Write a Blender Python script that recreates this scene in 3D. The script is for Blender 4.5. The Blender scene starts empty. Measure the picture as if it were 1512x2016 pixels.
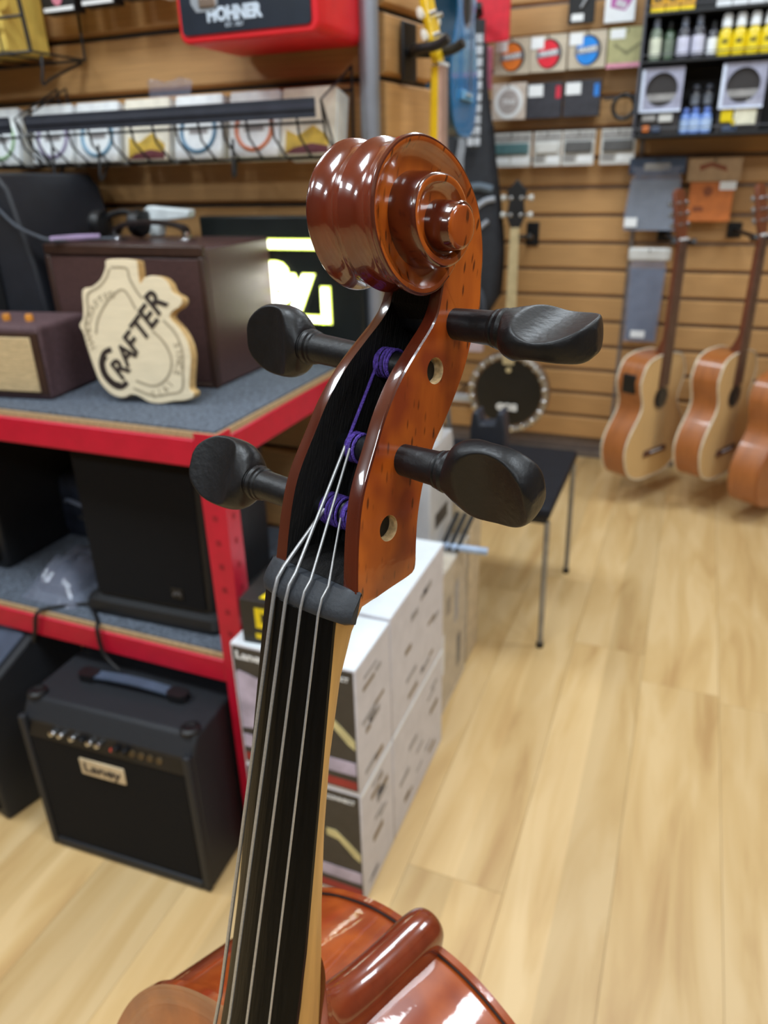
import bpy, bmesh, math, random
from mathutils import Vector, Matrix, Euler

# ------------------------------------------------------------------ camera, world, lights, exposure
SC = bpy.context.scene
COL = SC.collection
SC.view_settings.view_transform = 'Standard'
SC.view_settings.look = 'None'
SC.view_settings.gamma = 1.0
SC.view_settings.use_curve_mapping = False
SC.view_settings.exposure = 0.0

def make_camera():
    pitch, roll, yaw = math.radians(24.7), math.radians(1.4), math.radians(22.4)
    f = Vector((-math.sin(yaw) * math.cos(pitch), math.cos(yaw) * math.cos(pitch), -math.sin(pitch)))
    r = Vector((math.cos(yaw), math.sin(yaw), 0.0))
    u = r.cross(f)
    c, s = math.cos(roll), math.sin(roll)
    r2, u2 = c * r - s * u, s * r + c * u
    cd = bpy.data.cameras.new('camera')
    cd.sensor_fit = 'VERTICAL'
    cd.sensor_height = 36.0
    cd.lens = 1450.0 / 2016.0 * 36.0
    cd.clip_start = 0.01
    cd.dof.use_dof = True
    cd.dof.focus_distance = 0.30
    cd.dof.aperture_fstop = 10.5
    co = bpy.data.objects.new('camera', cd)
    m = Matrix((r2, u2, -f)).transposed().to_4x4()
    m.translation = Vector((0, 0, 1.30))
    co.matrix_world = m
    COL.objects.link(co)
    SC.camera = co
make_camera()

wd = bpy.data.worlds.new('world')
SC.world = wd
wd.use_nodes = True
wd.node_tree.nodes['Background'].inputs[0].default_value = (0.75, 0.85, 1.0, 1)
wd.node_tree.nodes['Background'].inputs[1].default_value = 0.25

CEIL_Z = 2.75
LIGHTS = [(-2.1, -1.6), (-0.6, -1.6), (0.9, -1.6), (-2.1, 0.35), (-0.75, 0.35), (0.75, 0.35), (2.2, 0.35),
          (-1.6, 2.35), (-0.2, 2.35), (1.2, 2.35)]
for lx, ly in LIGHTS:
    ld = bpy.data.lights.new('ceiling_panel_light', 'AREA')
    ld.shape = 'SQUARE'; ld.size = 0.58; ld.energy = 22.5; ld.color = (0.82, 0.92, 1.0)
    lo = bpy.data.objects.new('ceiling_panel_light', ld)
    lo.location = (lx, ly, CEIL_Z - 0.03)
    COL.objects.link(lo)

# ------------------------------------------------------------------ colours and materials
def S(r, g, b):
    def c(v):
        v /= 255.0
        return v / 12.92 if v <= 0.04045 else ((v + 0.055) / 1.055) ** 2.4
    return (c(r), c(g), c(b), 1.0)

MATS = {}
def mat(name, col, rough=0.5, metal=0.0, coat=0.0, var=0.12, scale=30.0, stretch=(1, 1, 1), bump=0.0,
        bscale=None, emit=None, estr=1.0, alpha=1.0, trans=0.0, spec=0.5, col2=None, sheen=0.0, per_object=0.0):
    if name in MATS: return MATS[name]
    m = bpy.data.materials.new(name); m.use_nodes = True
    nt = m.node_tree; N = nt.nodes; L = nt.links
    b = N['Principled BSDF']
    b.inputs['Roughness'].default_value = rough
    b.inputs['Metallic'].default_value = metal
    b.inputs['Coat Weight'].default_value = coat
    b.inputs['Coat Roughness'].default_value = 0.06
    b.inputs['Specular IOR Level'].default_value = spec
    b.inputs['Alpha'].default_value = alpha
    b.inputs['Transmission Weight'].default_value = trans
    b.inputs['Sheen Weight'].default_value = sheen
    tc = N.new('ShaderNodeTexCoord'); mp = N.new('ShaderNodeMapping')
    mp.inputs['Scale'].default_value = stretch
    L.new(tc.outputs['Object'], mp.inputs['Vector'])
    nz = N.new('ShaderNodeTexNoise'); nz.inputs['Scale'].default_value = scale; nz.inputs['Detail'].default_value = 4
    L.new(mp.outputs[0], nz.inputs['Vector'])
    rp = N.new('ShaderNodeValToRGB')
    c1 = tuple(max(0, v * (1 - var)) for v in col[:3]) + (1,)
    c2 = col2 if col2 else tuple(min(1, v * (1 + var)) for v in col[:3]) + (1,)
    if col2: c1 = col
    rp.color_ramp.elements[0].color = c1; rp.color_ramp.elements[0].position = 0.35
    rp.color_ramp.elements[1].color = c2; rp.color_ramp.elements[1].position = 0.65
    L.new(nz.outputs['Fac'], rp.inputs[0])
    out = rp.outputs[0]
    if per_object:
        oi = N.new('ShaderNodeObjectInfo'); hs = N.new('ShaderNodeHueSaturation')
        mr = N.new('ShaderNodeMapRange')
        mr.inputs['To Min'].default_value = 1 - per_object; mr.inputs['To Max'].default_value = 1 + per_object
        L.new(oi.outputs['Random'], mr.inputs['Value']); L.new(mr.outputs[0], hs.inputs['Value'])
        L.new(out, hs.inputs['Color']); out = hs.outputs[0]
    L.new(out, b.inputs['Base Color'])
    if emit:
        b.inputs['Emission Color'].default_value = emit; b.inputs['Emission Strength'].default_value = estr
    if bump:
        bn = N.new('ShaderNodeBump'); bn.inputs['Strength'].default_value = bump; bn.inputs['Distance'].default_value = 0.002
        n2 = N.new('ShaderNodeTexNoise'); n2.inputs['Scale'].default_value = bscale or scale * 4; n2.inputs['Detail'].default_value = 3
        L.new(mp.outputs[0], n2.inputs['Vector'])
        L.new(n2.outputs['Fac'], bn.inputs['Height']); L.new(bn.outputs[0], b.inputs['Normal'])
    MATS[name] = m
    return m

def varnish(name, base, dark, fleck=True, rough=0.22, burst=None):
    """glossy violin varnish: streaked colour with short dark beech flecks under a clear coat"""
    m = bpy.data.materials.new(name); m.use_nodes = True
    nt = m.node_tree; N = nt.nodes; L = nt.links
    b = N['Principled BSDF']
    b.inputs['Roughness'].default_value = rough
    b.inputs['Coat Weight'].default_value = 1.0; b.inputs['Coat Roughness'].default_value = 0.04
    b.inputs['Coat IOR'].default_value = 1.55
    tc = N.new('ShaderNodeTexCoord')
    mp = N.new('ShaderNodeMapping'); mp.inputs['Scale'].default_value = (40, 40, 9); L.new(tc.outputs['Object'], mp.inputs[0])
    nz = N.new('ShaderNodeTexNoise'); nz.inputs['Scale'].default_value = 1.6; nz.inputs['Detail'].default_value = 5
    L.new(mp.outputs[0], nz.inputs['Vector'])
    rp = N.new('ShaderNodeValToRGB')
    rp.color_ramp.elements[0].position = 0.3; rp.color_ramp.elements[0].color = dark
    rp.color_ramp.elements[1].position = 0.62; rp.color_ramp.elements[1].color = base
    L.new(nz.outputs['Fac'], rp.inputs[0])
    out = rp.outputs[0]
    if burst:      # painted sunburst: broad red-brown clouds over the orange
        nb = N.new('ShaderNodeTexNoise'); nb.inputs['Scale'].default_value = 38; nb.inputs['Detail'].default_value = 2
        L.new(tc.outputs['Object'], nb.inputs['Vector'])
        rb = N.new('ShaderNodeValToRGB'); rb.color_ramp.elements[0].position = 0.44; rb.color_ramp.elements[1].position = 0.66
        L.new(nb.outputs['Fac'], rb.inputs[0])
        mb_ = N.new('ShaderNodeMixRGB'); mb_.inputs['Color2'].default_value = burst
        L.new(rb.outputs[0], mb_.inputs[0]); L.new(out, mb_.inputs['Color1']); out = mb_.outputs[0]
    if fleck:
        m2 = N.new('ShaderNodeMapping'); m2.inputs['Scale'].default_value = (130, 320, 85); m2.inputs['Rotation'].default_value = (-0.38, 0, 0)
        L.new(tc.outputs['Object'], m2.inputs[0])
        vo = N.new('ShaderNodeTexVoronoi'); vo.inputs['Scale'].default_value = 1.0; vo.inputs['Randomness'].default_value = 1.0
        L.new(m2.outputs[0], vo.inputs['Vector'])
        r2 = N.new('ShaderNodeValToRGB')
        r2.color_ramp.elements[0].position = 0.15; r2.color_ramp.elements[0].color = (1, 1, 1, 1)
        r2.color_ramp.elements[1].position = 0.27; r2.color_ramp.elements[1].color = (0, 0, 0, 1)
        L.new(vo.outputs['Distance'], r2.inputs[0])
        n3 = N.new('ShaderNodeTexNoise'); n3.inputs['Scale'].default_value = 60; L.new(tc.outputs['Object'], n3.inputs['Vector'])
        r3 = N.new('ShaderNodeValToRGB'); r3.color_ramp.elements[0].position = 0.33; r3.color_ramp.elements[1].position = 0.47
        L.new(n3.outputs['Fac'], r3.inputs[0])
        mu = N.new('ShaderNodeMath'); mu.operation = 'MULTIPLY'; L.new(r2.outputs[0], mu.inputs[0]); L.new(r3.outputs[0], mu.inputs[1])
        m4 = N.new('ShaderNodeMath'); m4.operation = 'MULTIPLY'; m4.inputs[1].default_value = 0.85; L.new(mu.outputs[0], m4.inputs[0])
        mx = N.new('ShaderNodeMixRGB'); mx.inputs['Color2'].default_value = tuple(v * 0.22 for v in dark[:3]) + (1,)
        L.new(m4.outputs[0], mx.inputs[0]); L.new(out, mx.inputs['Color1']); out = mx.outputs[0]
    L.new(out, b.inputs['Base Color'])
    bn = N.new('ShaderNodeBump'); bn.inputs['Strength'].default_value = 0.06; bn.inputs['Distance'].default_value = 0.001
    n5 = N.new('ShaderNodeTexNoise'); n5.inputs['Scale'].default_value = 130
    L.new(tc.outputs['Object'], n5.inputs['Vector']); L.new(n5.outputs['Fac'], bn.inputs['Height'])
    L.new(bn.outputs[0], b.inputs['Coat Normal'])
    MATS[name] = m
    return m

# ------------------------------------------------------------------ mesh helpers
def catmull(pts, n=6, closed=False):
    P = [Vector(p) for p in pts]; out = []
    m = len(P)
    for i in range(m if closed else m - 1):
        if closed: a, b, c, d = P[(i - 1) % m], P[i], P[(i + 1) % m], P[(i + 2) % m]
        else: a, b, c, d = P[max(i - 1, 0)], P[i], P[i + 1], P[min(i + 2, m - 1)]
        for k in range(n):
            t = k / n
            out.append(0.5 * ((2 * b) + (c - a) * t + (2 * a - 5 * b + 4 * c - d) * t * t + (3 * b - a - 3 * c + d) * t ** 3))
    if not closed: out.append(P[-1])
    return out

class MB:
    def __init__(self): self.v = []; self.f = []; self.m = []
    def add(self, verts, faces, mi=0, M=None):
        o = len(self.v)
        self.v += [tuple(M @ Vector(p)) if M else tuple(p) for p in verts]
        self.f += [tuple(i + o for i in f) for f in faces]
        self.m += [mi] * len(faces)
        return self
    def box(self, x0, x1, y0, y1, z0, z1, mi=0, M=None):
        v = [(x, y, z) for x in (x0, x1) for y in (y0, y1) for z in (z0, z1)]
        f = [(0, 1, 3, 2), (4, 6, 7, 5), (0, 4, 5, 1), (2, 3, 7, 6), (0, 2, 6, 4), (1, 5, 7, 3)]
        return self.add(v, f, mi, M)
    def prism(self, poly, d0, d1, axis='y', mi=0, M=None, mi_side=None):
        """polygon extruded along an axis; poly pairs are the remaining two axes in xyz order"""
        n = len(poly)
        def P(a, b, d): return {'x': (d, a, b), 'y': (a, d, b), 'z': (a, b, d)}[axis]
        v = [P(a, b, d0) for a, b in poly] + [P(a, b, d1) for a, b in poly]
        self.add(v, [tuple(range(n)), tuple(range(2 * n - 1, n - 1, -1))], mi, M)
        o = len(self.v) - 2 * n
        self.f += [(o + i, o + n + i, o + n + (i + 1) % n, o + (i + 1) % n) for i in range(n)]
        self.m += [mi if mi_side is None else mi_side] * n
        return self
    def loft(self, rings, closed=True, cap0=True, cap1=True, mi=0, M=None):
        n = len(rings[0]); v = [tuple(p) for r in rings for p in r]; f = []
        for i in range(len(rings) - 1):
            for j in range(n if closed else n - 1):
                k = (j + 1) % n
                f.append((i * n + j, i * n + k, (i + 1) * n + k, (i + 1) * n + j))
        if cap0: f.append(tuple(range(n - 1, -1, -1)))
        if cap1: f.append(tuple((len(rings) - 1) * n + j for j in range(n)))
        return self.add(v, f, mi, M)
    def tube(self, pts, r, n=8, mi=0, M=None, closed=False):
        P = [Vector(p) for p in pts]; rings = []; m = len(P)
        R = r if isinstance(r, (list, tuple)) else [r] * m
        T = []
        for i in range(m):
            if closed: t = P[(i + 1) % m] - P[(i - 1) % m]
            else: t = P[min(i + 1, m - 1)] - P[max(i - 1, 0)]
            T.append(t.normalized())
        up = Vector((0, 0, 1)) if abs(T[0].z) < 0.9 else Vector((1, 0, 0))
        nx = T[0].cross(up).normalized()
        for i in range(m):
            nx = (nx - T[i] * nx.dot(T[i])).normalized(); ny = T[i].cross(nx)
            rings.append([P[i] + R[i] * (math.cos(2 * math.pi * k / n) * nx + math.sin(2 * math.pi * k / n) * ny) for k in range(n)])
        if closed:
            rings.append(rings[0])
            return self.loft(rings, True, False, False, mi, M)
        return self.loft(rings, True, True, True, mi, M)
    def lathe(self, prof, n=24, mi=0, M=None):
        """(r, h) profile about +z"""
        rings = [[(r * math.cos(2 * math.pi * k / n), r * math.sin(2 * math.pi * k / n), h) for k in range(n)] for r, h in prof]
        return self.loft(rings, True, True, True, mi, M)
    def cyl(self, r, h0, h1, n=20, mi=0, M=None): return self.lathe([(r, h0), (r, h1)], n, mi, M)
    def mesh(self, name, mats, angle=35):
        me = bpy.data.meshes.new(name)
        me.from_pydata(self.v, [], self.f)
        for m in (mats if isinstance(mats, (list, tuple)) else [mats]): me.materials.append(m)
        me.polygons.foreach_set('material_index', self.m)
        bm = bmesh.new(); bm.from_mesh(me)
        bmesh.ops.recalc_face_normals(bm, faces=bm.faces)
        bm.to_mesh(me); bm.free()
        if angle:
            me.shade_smooth(); me.set_sharp_from_angle(angle=math.radians(angle))
        me.update()
        return me
    def obj(self, name, mats, parent=None, angle=35, bevel=0, seg=2, loc=None):
        o = bpy.data.objects.new(name, self.mesh(name, mats, angle))
        COL.objects.link(o)
        if parent: o.parent = parent
        if loc: o.location = loc
        if bevel:
            b = o.modifiers.new('bevel', 'BEVEL'); b.width = bevel; b.segments = seg; b.limit_method = 'ANGLE'
            b.angle_limit = math.radians(40); b.harden_normals = False
        return o

def thing(name, label, cat, loc=(0, 0, 0), rot=(0, 0, 0), group=None):
    o = bpy.data.objects.new(name, None); COL.objects.link(o)
    o.empty_display_size = 0.05
    o.location = loc; o.rotation_euler = rot
    o['label'] = label; o['category'] = cat
    if group: o['group'] = group
    return o
def tag(o, label, cat, group=None):
    o['label'] = label; o['category'] = cat
    if group: o['group'] = group
    return o
def copy_tree(o, parent=None):
    c = o.copy(); COL.objects.link(c)
    if parent: c.parent = parent
    for ch in list(o.children): copy_tree(ch, c)
    return c
def rename_copy(o, label, group=None):
    c = copy_tree(o); c['label'] = label
    if group: c['group'] = group
    return c

def text_obj(name, s, size, m, parent, loc, rot=(math.pi / 2, 0, 0), depth=0.0006, align='CENTER', shear=0.0, space=1.0, xscale=1.0, bold=0.0):
    cu = bpy.data.curves.new(name, 'FONT')
    cu.body = s; cu.size = size; cu.extrude = depth; cu.align_x = align; cu.align_y = 'CENTER'
    cu.shear = shear; cu.space_character = space; cu.resolution_u = 3; cu.offset = bold
    t = bpy.data.objects.new(name, cu); COL.objects.link(t)
    dg = bpy.context.evaluated_depsgraph_get()
    me = bpy.data.meshes.new_from_object(t.evaluated_get(dg))
    bpy.data.objects.remove(t); bpy.data.curves.remove(cu)
    me.materials.clear(); me.materials.append(m)
    o = bpy.data.objects.new(name, me); COL.objects.link(o)
    o.parent = parent; o.location = loc; o.rotation_euler = rot; o.scale = (xscale, 1, 1)
    return o
def rrect(x0, x1, z0, z1, r, n=5):
    out = []
    for cx, cz, a0 in ((x1 - r, z1 - r, 0), (x0 + r, z1 - r, 90), (x0 + r, z0 + r, 180), (x1 - r, z0 + r, 270)):
        for k in range(n + 1):
            a = math.radians(a0 + 90 * k / n); out.append((cx + r * math.cos(a), cz + r * math.sin(a)))
    return out
def ellipse(cx, cz, rx, rz, n=28): return [(cx + rx * math.cos(2 * math.pi * k / n), cz + rz * math.sin(2 * math.pi * k / n)) for k in range(n)]
def inset(poly, d):
    cx = sum(p[0] for p in poly) / len(poly); cz = sum(p[1] for p in poly) / len(poly); n = len(poly); out = []
    for i in range(n):
        a, b = Vector(poly[i - 1]), Vector(poly[(i + 1) % n]); tg = (b - a).normalized(); nn = Vector((-tg.y, tg.x))
        p = Vector(poly[i]); q = p + nn * d
        if (q - Vector((cx, cz))).length > (p - Vector((cx, cz))).length: q = p - nn * d
        out.append((q.x, q.y))
    return out
TX = lambda x, y, z: Matrix.Translation((x, y, z))
RX = lambda a: Matrix.Rotation(math.radians(a), 4, 'X')
RY = lambda a: Matrix.Rotation(math.radians(a), 4, 'Y')
RZ = lambda a: Matrix.Rotation(math.radians(a), 4, 'Z')

# common materials
BLACK = mat('black_plastic', S(14, 15, 18), 0.45, var=0.2)
TOLEX = mat('black_tolex', S(24, 27, 33), 0.6, var=0.2, scale=300, bump=0.25, bscale=700)
GRILLE = mat('black_grille_cloth', S(16, 16, 18), 0.9, spec=.25, var=0.25, scale=500, bump=0.3, bscale=900)
METAL = mat('dull_metal', S(170, 172, 175), 0.35, 1.0)
CHROME = mat('chrome', S(215, 217, 220), 0.15, 1.0, var=0.03)
WIRE = mat('black_wire', S(35, 36, 38), 0.4, var=0.1)
WHITE = mat('white_card', S(232, 236, 240), 0.55, var=0.04)
LABELW = mat('white_sticker', S(235, 238, 240), 0.5, var=0.02)
RED = mat('red_paint', S(192, 14, 48), 0.38, var=0.06)
CARPET = mat('grey_carpet', S(84, 92, 104), 0.95, var=0.45, scale=160, bump=0.6, bscale=400)
CHIP = mat('chipboard_edge', S(178, 150, 112), 0.8, var=0.25, scale=300)
# ------------------------------------------------------------------ the room
def structure(o): o['kind'] = 'structure'; return o
SLATW = mat('slat_wood', S(190, 146, 94), 0.45, var=0.10, scale=6, stretch=(1.2, 8, 40), per_object=0.05)
GROOVE = mat('groove_aluminium', S(118, 104, 96), 0.6, var=0.1)
GROOVE_B = mat('groove_black', S(24, 23, 24), 0.6, var=0.1)
PLASTER = mat('white_plaster', S(232, 230, 225), 0.8, var=0.03)
WALLD = mat('dark_panel_wall', S(104, 84, 64), 0.6, var=0.15, scale=3)
CEILM = mat('ceiling_tile', S(238, 238, 236), 0.9, var=0.03)

X0, X1, Y0, YB = -3.2, 3.0, -3.2, 3.55
fl = structure(MB().box(X0, X1, Y0, YB + 0.12, -0.05, -0.006).obj('floor', mat('subfloor', S(120, 95, 60), 0.8), None, 0))

def plank_mats():
    m = bpy.data.materials.new('oak_laminate'); m.use_nodes = True
    nt = m.node_tree; N = nt.nodes; L = nt.links; b = N['Principled BSDF']
    b.inputs['Roughness'].default_value = 0.42
    tc = N.new('ShaderNodeTexCoord'); oi = N.new('ShaderNodeObjectInfo')
    ml = N.new('ShaderNodeMath'); ml.operation = 'MULTIPLY'; ml.inputs[1].default_value = 37.0
    L.new(oi.outputs['Random'], ml.inputs[0])
    cx = N.new('ShaderNodeCombineXYZ'); L.new(ml.outputs[0], cx.inputs[0]); L.new(ml.outputs[0], cx.inputs[1])
    # two printed strips per plank: the x sign picks one of two shades
    sx = N.new('ShaderNodeSeparateXYZ'); L.new(tc.outputs['Object'], sx.inputs[0])
    gt = N.new('ShaderNodeMath'); gt.operation = 'GREATER_THAN'; gt.inputs[1].default_value = 0.0; L.new(sx.outputs[0], gt.inputs[0])
    wn = N.new('ShaderNodeTexWhiteNoise'); wn.noise_dimensions = '2D'
    c2 = N.new('ShaderNodeCombineXYZ'); L.new(gt.outputs[0], c2.inputs[0]); L.new(oi.outputs['Random'], c2.inputs[1])
    L.new(c2.outputs[0], wn.inputs['Vector'])
    mp = N.new('ShaderNodeMapping'); mp.inputs['Scale'].default_value = (13, 1.9, 1)
    L.new(tc.outputs['Object'], mp.inputs['Vector']); L.new(cx.outputs[0], mp.inputs['Location'])
    nz = N.new('ShaderNodeTexNoise'); nz.inputs['Scale'].default_value = 1.0; nz.inputs['Detail'].default_value = 6; nz.inputs['Distortion'].default_value = 0.8
    L.new(mp.outputs[0], nz.inputs['Vector'])
    rp = N.new('ShaderNodeValToRGB'); e = rp.color_ramp.elements
    e[0].position = 0.28; e[0].color = S(188, 150, 98); e[1].position = 0.62; e[1].color = S(218, 187, 136)
    k = e.new(0.45); k.color = S(207, 173, 118)
    L.new(nz.outputs['Fac'], rp.inputs[0])
    hs = N.new('ShaderNodeHueSaturation'); mr = N.new('ShaderNodeMapRange')
    mr.inputs['To Min'].default_value = 0.80; mr.inputs['To Max'].default_value = 1.10
    L.new(wn.outputs['Value'], mr.inputs['Value']); L.new(mr.outputs[0], hs.inputs['Value']); L.new(rp.outputs[0], hs.inputs['Color'])
    L.new(hs.outputs[0], b.inputs['Base Color'])
    return m
OAK = plank_mats()
PW, PL = 0.2, 1.29
pm = MB().box(-PW / 2 + .0004, PW / 2 - .0004, -PL / 2 + .0004, PL / 2 - .0004, -0.006, 0.0).mesh('plank', OAK, 0)
rng = random.Random(4)
for i in range(-16, 15):
    off = rng.random() * PL
    for j in range(-3, 5):
        y = off + j * PL - 1.2; x = 0.018 + (i + 0.5) * PW
        if y + PL / 2 < -2.4 or y - PL / 2 > YB or x < X0 or x > X1 - 0.6: continue
        if y < -0.6 and (i + j) % 1: continue
        o = bpy.data.objects.new('plank', pm); COL.objects.link(o); o.parent = fl
        o.location = (x, min(y, YB - PL / 2), 0) if y + PL / 2 <= YB + .3 else (x, y, 0)
        if y + PL / 2 > YB: o.location = (x, y, -0.0); 
structure(MB().box(X0, X1, Y0, YB + 0.12, CEIL_Z, CEIL_Z + 0.06).obj('ceiling', CEILM, None, 0))
structure(MB().box(X1, X1 + 0.1, Y0, YB + .12, 0, CEIL_Z).obj('wall_right', WALLD, None, 0))
structure(MB().box(X0, X1, Y0 - 0.1, Y0, 0, CEIL_Z).obj('wall_front', WALLD, None, 0))
wf = structure(MB().box(X0 - 0.1, X0, Y0, YB + .12, 0, CEIL_Z).obj('wall_side', WALLD, None, 0))

def slat_wall(name, groove_m, length, z_first, pitch, gap, panels, loc, rotz=0.0):
    """slatwall: backing board (structure) with separate slat boards; local x along the wall, front face at y=0"""
    w = structure(MB().box(0, length, 0.016, 0.05, 0, CEIL_Z).obj(name, groove_m, None, 0))
    w.location = loc; w.rotation_euler = (0, 0, rotz)
    prof = [(0.016, -pitch / 2 + gap * .25), (0.004, -pitch / 2 + gap * .5), (0, -pitch / 2 + gap * .5 + .003), (0, pitch / 2 - gap * .5 - .003), (0.004, pitch / 2 - gap * .5), (0.016, pitch / 2 - gap * .25)]
    meshes = {}
    for a, b in panels:
        if (b - a) not in meshes: meshes[b - a] = MB().prism(prof, 0.001, b - a - 0.001, 'x').mesh('slat', SLATW, 20)
        z = z_first + pitch / 2
        while z - pitch > 0.03: z -= pitch
        while z + pitch / 2 < CEIL_Z:
            if z > pitch / 2 - .02:
                o = bpy.data.objects.new('slat', meshes[b - a]); COL.objects.link(o); o.parent = w; o.location = (a, 0, max(z, pitch / 2 - gap / 2 + .002))
            z += pitch
    return w
wb = slat_wall('wall_back', GROOVE, 4.6, 1.225, 0.1135, 0.020, [(0, 1.334), (1.338, 2.9), (2.904, 4.6)], (-1.606, YB, 0))
wl = slat_wall('wall_left', GROOVE_B, 2.56, 1.243, 0.1115, 0.015, [(0, 1.28), (1.282, 2.56)], (-3.2, 1.5, 0))
WING_A = math.radians(82)
ww = slat_wall('wall_wing', GROOVE_B, 0.20, 1.243, 0.1115, 0.015, [(0, 0.20)], (-0.595, 1.505, 0), WING_A)
structure(MB().box(-3.2, -0.645, 1.56, 1.62, 0, CEIL_Z).obj('wall_partition', PLASTER, None, 0))
structure(MB().box(-1.606, -0.272 + 2.0, YB - 0.008, YB + 0.0, 0.0, 0.035).obj('baseboard_back', mat('baseboard_grey', S(120, 110, 104), .6), None, 0))
seam = structure(MB().box(-0.278, -0.262, YB - 0.006, YB - 0.0005, 0.036, CEIL_Z).obj('trim_1', mat('seam_strip', S(120, 108, 100), 0.5), None, 0))
tag(MB().cyl(0.019, 0.0, CEIL_Z, 24).obj('metal_pole', mat('silver_pole', S(160, 166, 178), 0.42, 0.7, var=.03), None, 35, loc=(-0.617, 1.478, 0)),
    'silver grey round metal pole standing at the end of the left slatted wall', 'pole')

# ------------------------------------------------------------------ red shelving rack
rk = thing('storage_rack', 'red metal storage rack with two grey carpeted shelves below the left wall', 'shelving', (-0.678, 0.945, 0))
RX0, RX1, RD = -2.05, 0.0, 0.53   # local to right front corner
def post(x, y, sx, sy, name='post'):
    o = MB()
    x1, y1 = x + sx * .046, y + sy * .04
    o.box(min(x, x1), max(x, x1), min(y, y + sy * .003), max(y, y + sy * .003), 0, 0.921)
    o.box(min(x, x + sx * .003), max(x, x + sx * .003), min(y + sy * .003, y1), max(y + sy * .003, y1), 0, 0.921)
    p = o.obj(name, RED, rk, 0)
    s = MB()
    for k in range(18):
        z = 0.06 + k * 0.047
        s.box(min(x, x1) + .018, min(x, x1) + .028, y - sy * .0006, y - sy * .0001 + sy * .0005, z, z + .011)
        s.box(x - sx * .0006, x + sx * .0004, min(y, y1) + .017, min(y, y1) + .025, z, z + .011)
    s.obj('slot', mat('slot_dark_red', S(150, 12, 34), .6), p, 0)['kind'] = 'stuff'
    return p
post(RX1, 0, -1, 1); post(RX1, RD, -1, -1); post(RX0, 0, 1, 1); post(RX0, RD, 1, -1); post(-1.03, RD, 1, -1)
def beam(x0, x1, y0, y1, z0, z1):
    MB().box(x0, x1, y0, y1, z0, z1).obj('beam', RED, rk, 30, bevel=0.003)
for zt in (0.909, 0.468):
    beam(RX0 + .047, RX1 - .047, 0.001, 0.03, zt - .050, zt)
    beam(RX0 + .047, RX1 - .047, RD - .03, RD - .001, zt - .050, zt)
    beam(RX1 - .032, RX1 - .0035, .042, RD - .042, zt - .050, zt)
    beam(RX0 + .0035, RX0 + .032, .042, RD - .042, zt - .050, zt)
    MB().box(RX0 + .006, RX1 - .006, .006, RD - .006, zt + .0005, zt + .011).obj('shelf_board', CHIP, rk, 0)
    MB().box(RX0 + .010, RX1 - .010, .011, RD - .010, zt + .0112, zt + .015).obj('carpet_mat', CARPET, rk, 0)
SHT, SHL = 0.924, 0.483    # carpet tops
# ------------------------------------------------------------------ the cello  (local frame: x towards the treble pegs, y to the back, z up the neck, origin at the nut)
CP = Matrix(((0.94177, 0.32909, 0.06903), (-0.33599, 0.91290, 0.23178), (0.01326, -0.24148, 0.97031)))
CO = Vector((-0.13420, 0.23581, 1.13936))
BASE = Vector((0, 0.085, -1.1532))            # endpin tip
cello = thing('cello', 'reddish brown varnished cello with black pegs and carved scroll in the foreground', 'cello')
cello.matrix_world = Matrix.Translation(CO + CP @ BASE) @ CP.to_4x4()
def cpart(mb, name, mats, angle=35, bevel=0, parent=None, seg=2):
    o = mb.obj(name, mats, parent or cello, angle, bevel, seg)
    if parent is None: o.location = -BASE
    return o
V_OR = varnish('varnish_orange', S(188, 94, 26), S(156, 70, 18), burst=S(130, 50, 19))
V_RED = varnish('varnish_redbrown', S(88, 34, 18), S(70, 24, 13), fleck=False)
V_DK = varnish('varnish_dark', S(110, 40, 20), S(84, 30, 15), fleck=False)
V_BODY = varnish('varnish_body', S(162, 76, 28), S(142, 60, 20), fleck=False, rough=.28, burst=S(132, 52, 20))
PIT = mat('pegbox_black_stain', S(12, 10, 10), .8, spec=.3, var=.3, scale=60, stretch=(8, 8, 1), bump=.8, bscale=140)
RAW = mat('raw_hole_wood', S(206, 176, 130), .8, var=.3, scale=400)
EBONY = mat('ebony_board', S(7, 7, 7), .42, spec=.14, var=.3, scale=120, stretch=(6, 6, .5), bump=.18, bscale=90)
EBN = mat('ebony_nut', S(40, 44, 50), .55, var=.12, scale=150, bump=.12, bscale=500)
EBP = mat('ebony_peg', S(17, 18, 21), .42, spec=.4, var=.25, scale=140, bump=.12, bscale=350)
MAPLEN = mat('bare_maple_neck', S(196, 150, 82), .5, var=.14, scale=25, stretch=(4, 4, .6), bump=.1)
STEEL = mat('string_steel', S(186, 188, 190), .35, .7, var=.08, scale=900)
PURPLE = mat('purple_thread', S(92, 66, 170), .7, var=.35, scale=700, bump=.6, bscale=1500)

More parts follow.
